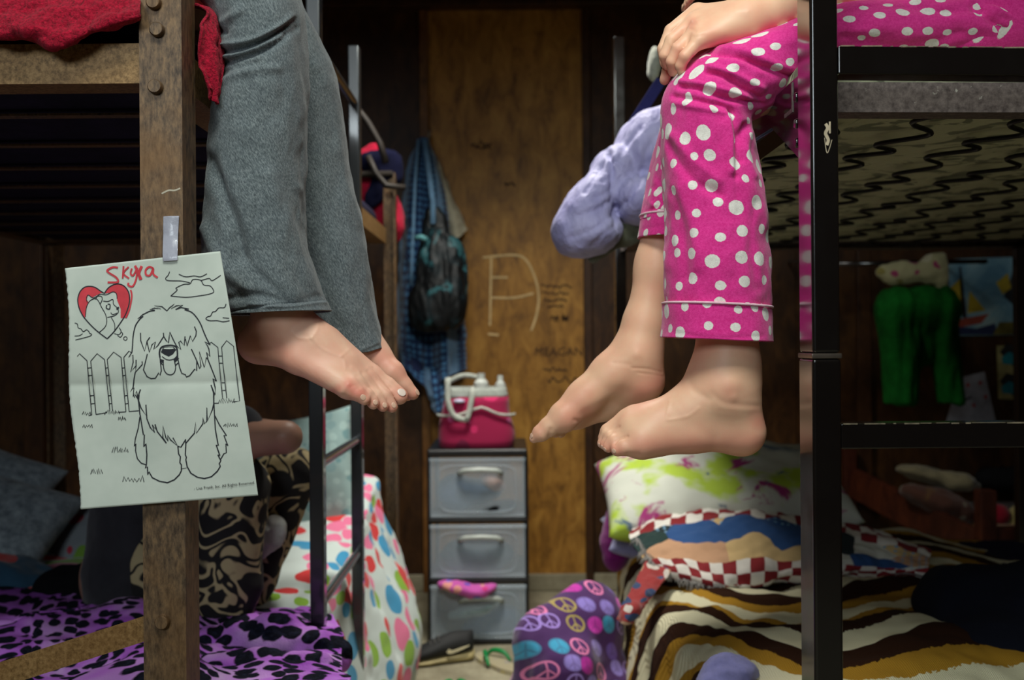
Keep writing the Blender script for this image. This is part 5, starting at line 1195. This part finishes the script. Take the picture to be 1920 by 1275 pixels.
strap([at(842,735,yh+.02), at(838,718,yh+.01), at(840,712,yh), at(840,750,yh-.004), at(850,778,yh-.004), at(868,786,yh-.004), at(876,784,yh-.004), at(882,760,yh-.003), at(886,735,yh), at(884,726,yh+.02)], .018, wband, 'handle', tote)
strap([at(840,716,YT_+.06), at(870,704,YT_+.06), at(905,712,YT_+.06), at(915,735,YT_+.05)], .018, wband, 'handle', tote)
for bx_, by_, r_, hh in ((902,704,.017,.05),(938,708,.013,.045)):
    c = at(bx_,by_,YT_); b = MB(); zb_ = zt0+.02
    b.tube([(c.x,YT_,zb_),(c.x,YT_,c.z-.025),(c.x,YT_,c.z-.012),(c.x,YT_,c.z-.010),(c.x,YT_,c.z+.008)], [r_*1.5,r_*1.5,r_*.8,r_*.8,r_*.8], 16)
    o = smoothang(b.build('shampoo_bottle', plain('white_bottle_plastic', srgb(206,210,204), .35)), 40); tag(o, 'white shampoo bottle standing in the magenta tote, %s' % ('the taller wide one' if bx_ < 910 else 'the narrow one at its right'), 'bottle', 'bottles in the shower tote')
o = MB().ball(at(861,752,YT_-D2+.002), 1, (.021,.012,.007)).build('soap_bar', plain('lilac_soap', srgb(206,204,232), .4), None, True); tag(o, 'pale lilac soap bar in the front pocket of the magenta tote', 'soap')
# ================================================================== SHOES ON THE FLOOR
sY = 3.30
def PF_(px, py, Y): return at(px,py,Y)
sx0, sx1 = at(764,1232,3.22), at(884,1218,3.30)
shoe = thing('sneaker', ((sx0.x+sx1.x)/2,3.27,0), 'black sneaker with cream sole on the floor before the drawer cart', 'shoe')
ux = Vector((sx1.x-sx0.x, .06, 0)); Ls = .225; ux.normalize(); uy = Vector((-ux.y,ux.x,0)); O = Vector((sx0.x-.005,3.235,0))
def SL(a, b, z): return O+ux*(a*Ls)+uy*b+Vector((0,0,z))
rings = []
prof = [(0,.012,.006),(.03,.030,.014),(.12,.040,.02),(.3,.043,.024),(.5,.036,.026),(.7,.033,.028),(.88,.034,.032),(.97,.027,.036),(1.0,.014,.038)]
def shoering(t, wdt, z0, z1, infl):
    return [SL(t,  math.cos(a)*wdt*infl, z0+(z1-z0)*(.5+.5*math.sin(a))) for a in np.linspace(0,2*math.pi,28,endpoint=False)]
sole = [shoering(t, w, .001, zt_, 1.06) for t, w, zt_ in prof]
tubeof(sole, plain('cream_rubber', srgb(176,160,112), .6), 'sole', shoe, True, 0)
up = []
for t, w, zt_ in prof:
    top = .040 if t < .1 else (.055 if t < .2 else .06+(t-.2)*.085 if t < .55 else 0.098)
    up.append([SL(.01+t*.98, math.cos(a)*w*(1.0 if math.sin(a) < 0 else 1-.38*math.sin(a)**2), zt_-.008+(top-zt_+.008)*(.5+.5*math.sin(a))) for a in np.linspace(0,2*math.pi,28,endpoint=False)])
tubeof(up, plain('black_mesh_upper', (.01,.01,.011), .7), 'upper', shoe, True, 0)
sw = MB(); A_ = [(.56,.042),(.59,.037),(.65,.038),(.78,.047),(.90,.058),(.77,.052),(.66,.046),(.615,.047),(.60,.053)]
sw.prism([SL(a,-.0405 if a < .8 else -.0395,z)+Vector((0,-.002,0)) for a, z in A_], -uy*-.006); sw.build('side_mark', plain('cream_logo', srgb(226,214,176), .5), shoe)
lc = MB()
for k in range(4): lc.tube([SL(.28+k*.06,-.022,.058+k*.006),SL(.29+k*.06,0,.066+k*.007),SL(.28+k*.06,.02,.058+k*.006)], .0022, 6)
lc.build('laces', plain('grey_laces', srgb(90,88,86), .8), shoe, True)
MB().ball(SL(.82,0,.084), 1, (.032,.018,.006), Matrix.Rotation(math.atan2(ux.y,ux.x),3,'Z')).build('collar_opening', plain('black_lining', (.004,.004,.004), .9), shoe, True)
gstrap = plain('green_rubber_strap', srgb(16,132,66), .4); foam = blobs('cream_foam_footbed', srgb(176,164,132), [srgb(190,176,120), srgb(160,150,140)], 30, .1, .4, vec='obj')
def flipflop(o, ang, lab, L=.235):
    t = thing('flip_flop', o, lab, 'sandal', 'flip flops on the aisle floor'); o = Vector(o); R_ = Matrix.Rotation(ang,3,'Z'); b = MB(); pts = []
    for k in range(40):
        a = 2*math.pi*k/40; x = math.cos(a)*L/2; w = .040+.010*math.cos(a) ; pts.append(o+R_ @ Vector((x, math.sin(a)*w*(1-.18*math.exp(-((x+.01)/.04)**2)), .001)))
    b.prism(pts, (0,0,.014)); smoothang(b.build('footbed', foam, t))
    for sy in (-1,1):
        P_ = [np.array((L*.30,0,.016)), np.array((L*.22,sy*.016,.036)), np.array((L*.06,sy*.034,.034)), np.array((-L*.06,sy*.041,.012))]
        MB().tube([o+R_ @ Vector(cr(P_, i/14)) for i in range(15)], [.004+.004*math.sin(math.pi*min(1,i/14)) for i in range(15)], 8).build('strap', gstrap, t, True)
    return t
c = at(926,1236,3.26); flipflop((c.x+.012,3.225,0), math.radians(122), 'cream flip flop with green straps lying beside the black sneaker')
c = at(850,1300,3.0); flipflop((c.x+.01,2.93,0), math.radians(95), 'cream flip flop with green straps nearest the camera, cut by the bottom edge')
# ================================================================== HANGING THINGS BETWEEN THE BUNKS
YW = 4.12
hook = MB(); hc_ = at(806,262,4.16); hook.tube([hc_+Vector((0,.04,.02)), hc_+Vector((0,.005,.01)), hc_+Vector((0,-.03,-.012)), hc_+Vector((0,-.045,.005)), hc_+Vector((.0,-.045,.03))], .004, 8)
tag(hook.build('wall_hook', plain('pale_metal', srgb(170,165,150), .4, .6), None, True), 'small pale metal hook on the wall stud holding the blue towel', 'hook')
tr_ = [R3([(786,262,4.13),(790,258,4.10),(795,258,4.10),(800,260,4.10),(803,266,4.13)]),
       R3([(770,300,4.13),(780,300,4.08),(795,302,4.06),(812,304,4.08),(822,312,4.13)]),
       R3([(758,370,4.13),(775,368,4.05),(796,372,4.07),(820,374,4.05),(835,378,4.13)]),
       R3([(750,450,4.14),(772,450,4.04),(797,452,4.07),(824,452,4.04),(848,454,4.13)]),
       R3([(742,550,4.14),(768,550,4.03),(800,552,4.07),(836,552,4.03),(868,548,4.13)]),
       R3([(738,640,4.14),(768,650,4.02),(802,656,4.07),(840,650,4.02),(874,646,4.13)]),
       R3([(742,668,4.14),(770,700,4.03),(805,728,4.07),(842,706,4.03),(876,690,4.13)])]
o = patch('towel', tr_, towm, nu=90, nv=130, amp=.010, sc=14, seed=3, thick=.006, aniso=(1.4,1,.5), ruff=(.006,80)); tag(o, 'blue printed beach towel hanging from the hook on the back wall', 'towel')
o = patch('towel_tail', [R3([(790,690,4.06),(812,690,4.04),(836,690,4.06)]), R3([(800,730,4.06),(816,735,4.03),(838,725,4.06)]), R3([(812,768,4.06),(822,775,4.03),(834,762,4.06)])], towm, o, nu=30, nv=40, amp=.006, sc=18, thick=.005)
o = patch('cloth', [R3([(808,300,4.15),(816,298,4.14),(822,302,4.15)]), R3([(815,350,4.15),(832,350,4.12),(843,356,4.15)]), R3([(824,400,4.15),(845,400,4.11),(860,396,4.15)]), R3([(838,440,4.16),(858,446,4.12),(876,430,4.15)])], fabric('off_white_terry', srgb(188,180,156)), nu=40, nv=60, amp=.007, sc=20, thick=.005)
tag(o, 'off white cloth hanging behind the right edge of the blue towel', 'towel')
bag = [E(822,500,3.94,44,70,.05,0), E(815,430,3.97,24,44,.03,.04), E(835,560,3.93,42,62,.055,.04), E(800,575,3.94,36,50,.05,.04), E(850,505,3.96,28,60,.04,.03)]
bg = N('black_teal_nylon'); n_ = bg.noise(bg.obj, 9, 3, .5, .8); bg.P(Base_Color=bg.ramp(n_, [(.45, srgb(10,13,16)), (.56, srgb(20,34,40)), (.62, srgb(62,120,128)), (.66, srgb(16,24,30))]), Roughness=.5); bg.bump(bg.noise(bg.mapping(bg.obj,(3,3,.8)), 16, 4), .5, .01)
o = cloud('drawstring_bag', bag, .007, bg.m, None, .010, 17, 4, (1.6,1,.5)); tag(o, 'black drawstring bag hanging in front of the blue towel', 'bag')
cord = plain('light_blue_cord', srgb(118,160,196), .7)
MB().tube([at(784,262,4.02), at(779,330,3.99), at(776,400,3.95), at(773,470,3.93), at(771,535,3.93)], .006, 8).build('cord', cord, o, True)
MB().tube([at(796,262,4.02), at(804,320,3.98), at(812,380,3.96), at(812,420,3.94)], .012, 8).build('cord', cord, o, True)
MB().tube([at(779,446,3.90), at(790,444,3.885), at(800,449,3.89)], .010, 8).build('logo_mark', plain('white_teal_print', srgb(120,190,196), .6), o, True)
# red and navy clothes on the far rail of the left bunk
YH = 3.27
o = cloud('hanging_shirt', [E(690,350,YH+.06,24,70,.04,0,-12), E(722,400,YH+.07,34,44,.04,.04), E(700,310,YH+.07,24,40,.035,.03), E(740,425,YH+.08,20,32,.03,.02)], .008, fleece('raspberry_fleece', srgb(150,16,44), srgb(208,36,70), 120), None, .012, 12, 3); tag(o, 'raspberry red garment hanging on the far end of the left bunk', 'clothes')
o = cloud('hanging_shirt', [E(705,300,YH+.0,40,22,.03,0,-14), E(740,325,YH+.02,18,34,.03,.03,10), E(710,350,YH+.0,16,50,.02,.02,25)], .007, fabric('ink_navy_knit', srgb(16,18,44), sheen=0), None, .010, 13, 8); tag(o, 'dark navy garment hung over the raspberry one at the left bunk end', 'clothes')
# ================================================================== LAVENDER PUFFY SLEEPING BAG ON THE RIGHT BUNK
YB = 2.25
lav = N('lavender_nylon'); n_ = lav.noise(lav.obj, 12, 3); lav.P(Base_Color=lav.ramp(n_, [(.3, srgb(140,136,186)), (.7, srgb(176,172,212))]), Roughness=.6, Specular_IOR_Level=.4, Sheen_Weight=.1); lav.bump(lav.noise(lav.mapping(lav.obj,(1,1,.45),(0,.6,0)), 22, 4, .6, .5), .8, .012)
pr = [E(1104,392,YB,48,92,.10,0,32), E(1075,440,YB-.01,36,38,.08,.02,10), E(1120,440,YB-.03,50,34,.08,.03,-20), E(1150,330,YB+.03,46,60,.10,.008,30), E(1205,290,YB+.05,56,92,.11,.006,25), E(1195,375,YB-.01,52,50,.09,.006,20), E(1262,260,YB+.06,50,70,.10,.02)]
o = cloud('sleeping_bag', pr, .0055, lav.m, None, .006, 9, 4); tag(o, 'puffy lavender sleeping bag hanging over the side of the right upper bunk', 'sleeping bag')
emboss(o.data, [([(1140,285),(1150,340),(1154,390),(1158,430)],5,-12),([(1154,395),(1180,370),(1205,320)],5,-9),([(1140,285),(1120,325),(1096,360)],4,-5),([(1150,375),(1125,390),(1085,405)],4,-5),([(1152,400),(1115,428),(1070,445)],4,-5),([(1150,300),(1180,325),(1195,345)],4,-5),
   ([(1152,350),(1130,365),(1110,372)],4,-4),([(1156,420),(1130,440),(1110,462)],4,-4),([(1160,300),(1175,270),(1200,240)],5,-5),([(1205,320),(1215,280),(1235,250)],5,-5),([(1148,330),(1128,340)],3,-3)])
wrinkle(o.data, .004, 26, 9, (1,1,.6), 3)
o = cloud('blanket_roll', [C(at(1245,385,YB+.05), at(1170,430,YB+.02), .05,.035,0), C(at(1170,430,YB+.02), at(1110,485,YB+.0), .03,.012,.01)], .006, fabric('grey_green_cotton', srgb(96,98,82)), None, .008, 18, 2, (1,1,1)); tag(o, 'grey green blanket roll below the lavender sleeping bag', 'blanket')
st_ = MB().bar(at(1240,150,YB+.10), at(1168,262,YB+.10), .026,.006,.002, up=(0,1,0)); tag(st_.build('strap', fabric('navy_webbing', srgb(34,34,74), sheen=0)), 'navy webbing strap slanting down to the lavender sleeping bag', 'strap')
tag(cloud('towel', [E(1226,120,2.6,13,34,.03,0,4)], .005, fabric('grey_white_towel', srgb(130,132,122)), None, .005, 20), 'small grey white towel hanging beside the hand of the child', 'towel')
# ================================================================== THINGS BEYOND THE RIGHT BUNK
YP = 4.185
def flat(name, pts, m, parent=None, Y=YP, d=.002):
    b = MB(); b.prism([at(x,y,Y) for x, y in pts], (0,d,0)); return b.build(name, m, parent)
sea = N('painted_blue_sky'); n_ = sea.noise(sea.obj, 5, 5, .6, 1); sea.P(Base_Color=sea.ramp(n_, [(.3, srgb(90,140,170)), (.5, srgb(140,180,196)), (.7, srgb(190,206,200))]), Roughness=.6)
po = flat('poster', [(1778,486),(2010,478),(2014,626),(1782,630)], sea.m); tag(po, 'blue poster with a yellow sailed boat pinned to the far right wall', 'poster')
yel = plain('poster_yellow', srgb(196,170,50), .6); drk = plain('poster_charcoal', srgb(40,42,48), .6, var=.5, sc=30)
flat('sail', [(1782,590),(1781,540),(1803,520),(1806,588)], yel, po, YP-.001,.0008); flat('sail', [(1814,588),(1818,545),(1848,582)], yel, po, YP-.001,.0008)
flat('mast', [(1804,596),(1798,500),(1802,500),(1813,596)], drk, po, YP-.001,.0008)
flat('boat_hull', [(1792,600),(1855,588),(1840,606),(1800,614)], plain('poster_red', srgb(160,70,54), .6), po, YP-.001,.0008)
flat('waves', [(1782,628),(1782,610),(1830,616),(1866,606),(1870,628)], plain('poster_navy', srgb(40,50,90), .6), po, YP-.0006,.0004)
flat('rock', [(1862,628),(1874,604),(2010,602),(2012,624)], plain('poster_olive', srgb(110,100,40), .6, var=.4, sc=30), po, YP-.001,.0008)
flat('dark_shape', [(1882,556),(1896,520),(1900,500),(1940,492),(1990,500),(1992,580),(1920,590),(1900,572)], drk, po, YP-.001,.0008)
flat('yellow_shape', [(1868,530),(1890,512),(1896,540),(1880,552)], yel, po, YP-.0015,.0008)
cd = flat('greeting_card', [(1798,708),(1846,697),(1868,794),(1800,808),(1770,806)], plain('white_card', srgb(168,170,182), .7)); tag(cd, 'white card with small red marks pinned below the green trousers', 'card')
for x, y in ((1838,718),(1848,744),(1826,760),(1815,722)): flat('red_mark', [(x-4,y),(x,y-5),(x+4,y),(x,y+5)], plain('red_spot', srgb(180,60,50), .6), cd, YP-.001,.0006)
flat('ink_line', [(1806,750),(1822,742),(1822,746),(1806,754)], drk, cd, YP-.001,.0006)
p2_ = flat('picture', [(1869,648),(1990,646),(1990,752),(1872,748)], plain('picture_cream', srgb(190,180,120), .7, var=.5, sc=9)); tag(p2_, 'small cream and teal picture on the far right wall below the boat poster', 'picture')
for (x, y) in ((1892,670),(1892,725)):
    flat('teal_patch', [(x-14,y),(x,y-10),(x+12,y-6),(x+8,y+14),(x-12,y+12)], plain('picture_teal', srgb(30,150,170), .6), p2_, YP-.0016,.0006); flat('dark_patch', [(x-18,y-10),(x-4,y-26),(x+20,y-18),(x+22,y+10),(x+8,y+18)], drk, p2_, YP-.001,.0006)
YG = 3.75
rod = MB().tube([(1.15,YG+.02,az(500,YG)),(1.80,YG+.02,az(496,YG))], .009, 10); 
for x in (1.16,1.79): rod.tube([(x,YG+.02,az(498,YG)),(x,4.165,az(498,YG)+.04)], .007, 8)
tag(rod.build('clothes_rail', gloss, None, True), 'dark rail on the far wall behind the right bunk carrying clothes', 'rail')
gm = fabric('kelly_green_cotton', srgb(10,78,22), sc=20, c2=srgb(20,104,34), sheen=0)
gt = [C(at(1685,580,YG), at(1688,745,YG), .078,.066,0), C(at(1765,580,YG), at(1782,755,YG), .062,.046,.04), C(at(1690,575,YG), at(1760,575,YG), .085,.080,.03), E(1722,630,YG,44,56,.05,.03)]
V, Q = surf(gt, .008, clip=[(at(1740,758,YG), Vector((0,0,-1))), (at(1720,538,YG), Vector((0,0,1)))])
me = npmesh('green_trousers', V, Q); wrinkle(me, .014, 9, 3, (2.2,1,.35), 3); o = link('green_trousers', me, gm); tag(o, 'green trousers hanging from the rail at the far right', 'trousers')
o = cloud('hanging_shirt', [E(1690,512,YG+.0,46,22,.03,0), E(1745,505,YG,26,30,.03,.03), E(1765,515,YG,14,40,.02,.02)], .006, blobs('cream_floral_shirt', srgb(176,170,130), [srgb(196,190,160), srgb(160,60,100), srgb(140,130,70)], 14, .1, .4, vec='obj'), None, .010, 14, 6); tag(o, 'cream shirt with a pink spot hanging above the green trousers', 'shirt')
# bed beyond
cot = thing('low_bed', (1.9,3.45,0), 'low dark red wooden bed frame at the far right beyond the bunk', 'bed')
redw = wood_mat('red_brown_wood', srgb(44,18,10), srgb(72,32,18), srgb(96,46,24))
smoothang(MB().bar(at(1600,905,4.08), at(1880,1050,3.38), .03,.12,.004).build('side_board', redw, cot))
q_ = at(1848,1000,3.42); smoothang(MB().box((q_.x-.028,q_.y-.028,0),(q_.x+.028,q_.y+.028,az(925,3.42)), .005).build('post', redw, cot))
q_ = at(1592,900,4.12); smoothang(MB().box((q_.x-.025,q_.y-.025,0),(q_.x+.025,q_.y+.025,.62), .005).build('post', redw, cot))
q_ = at(1848,1000,3.42); smoothang(MB().box((q_.x,3.40,.3),(2.85,3.44,.4), .004).build('end_board', redw, cot))
smoothang(MB().box((1.68,3.46,.24),(2.86,4.10,.38), .03).build('pad', fabric('ochre_pad', srgb(110,70,24)), cot))
def bump_(pr, nm, m, lab, cat, wr=.012): return tag(cloud(nm, pr, .009, m, None, wr, 11, len(lab)), lab, cat)
bump_([E(1760,895,3.85,80,16,.08,0,12), E(1800,905,3.8,30,18,.06,.03)], 'crumpled_sheet', fabric('cream_sheet_cotton', srgb(120,112,86)), 'cream sheet rumpled along the low bed at the far right', 'sheet')
bump_([E(1765,945,3.72,80,24,.10,0,22)], 'crumpled_blanket', blobs('rust_print', srgb(74,40,26), [srgb(110,100,84), srgb(90,60,30)], 14, .1, .4, vec='obj'), 'rust brown blanket on the low bed at the far right', 'blanket')
bump_([E(1870,965,3.62,22,20,.05,0)], 'cushion', fabric('crimson_cloth', srgb(130,16,36)), 'small crimson cushion at the end of the low bed', 'cushion', .005)
bump_([E(1940,968,3.62,50,26,.08,0), E(1915,998,3.6,40,22,.07,.03)], 'pillow', fabric('mustard_cream_cotton', srgb(150,136,84)), 'mustard cream pillow at the right edge on the low bed', 'pillow', .006)
bump_([E(1890,900,3.85,60,28,.10,0,5)], 'clothes_bundle', blackf, 'black clothes on the low bed at the right edge of the frame', 'clothes')
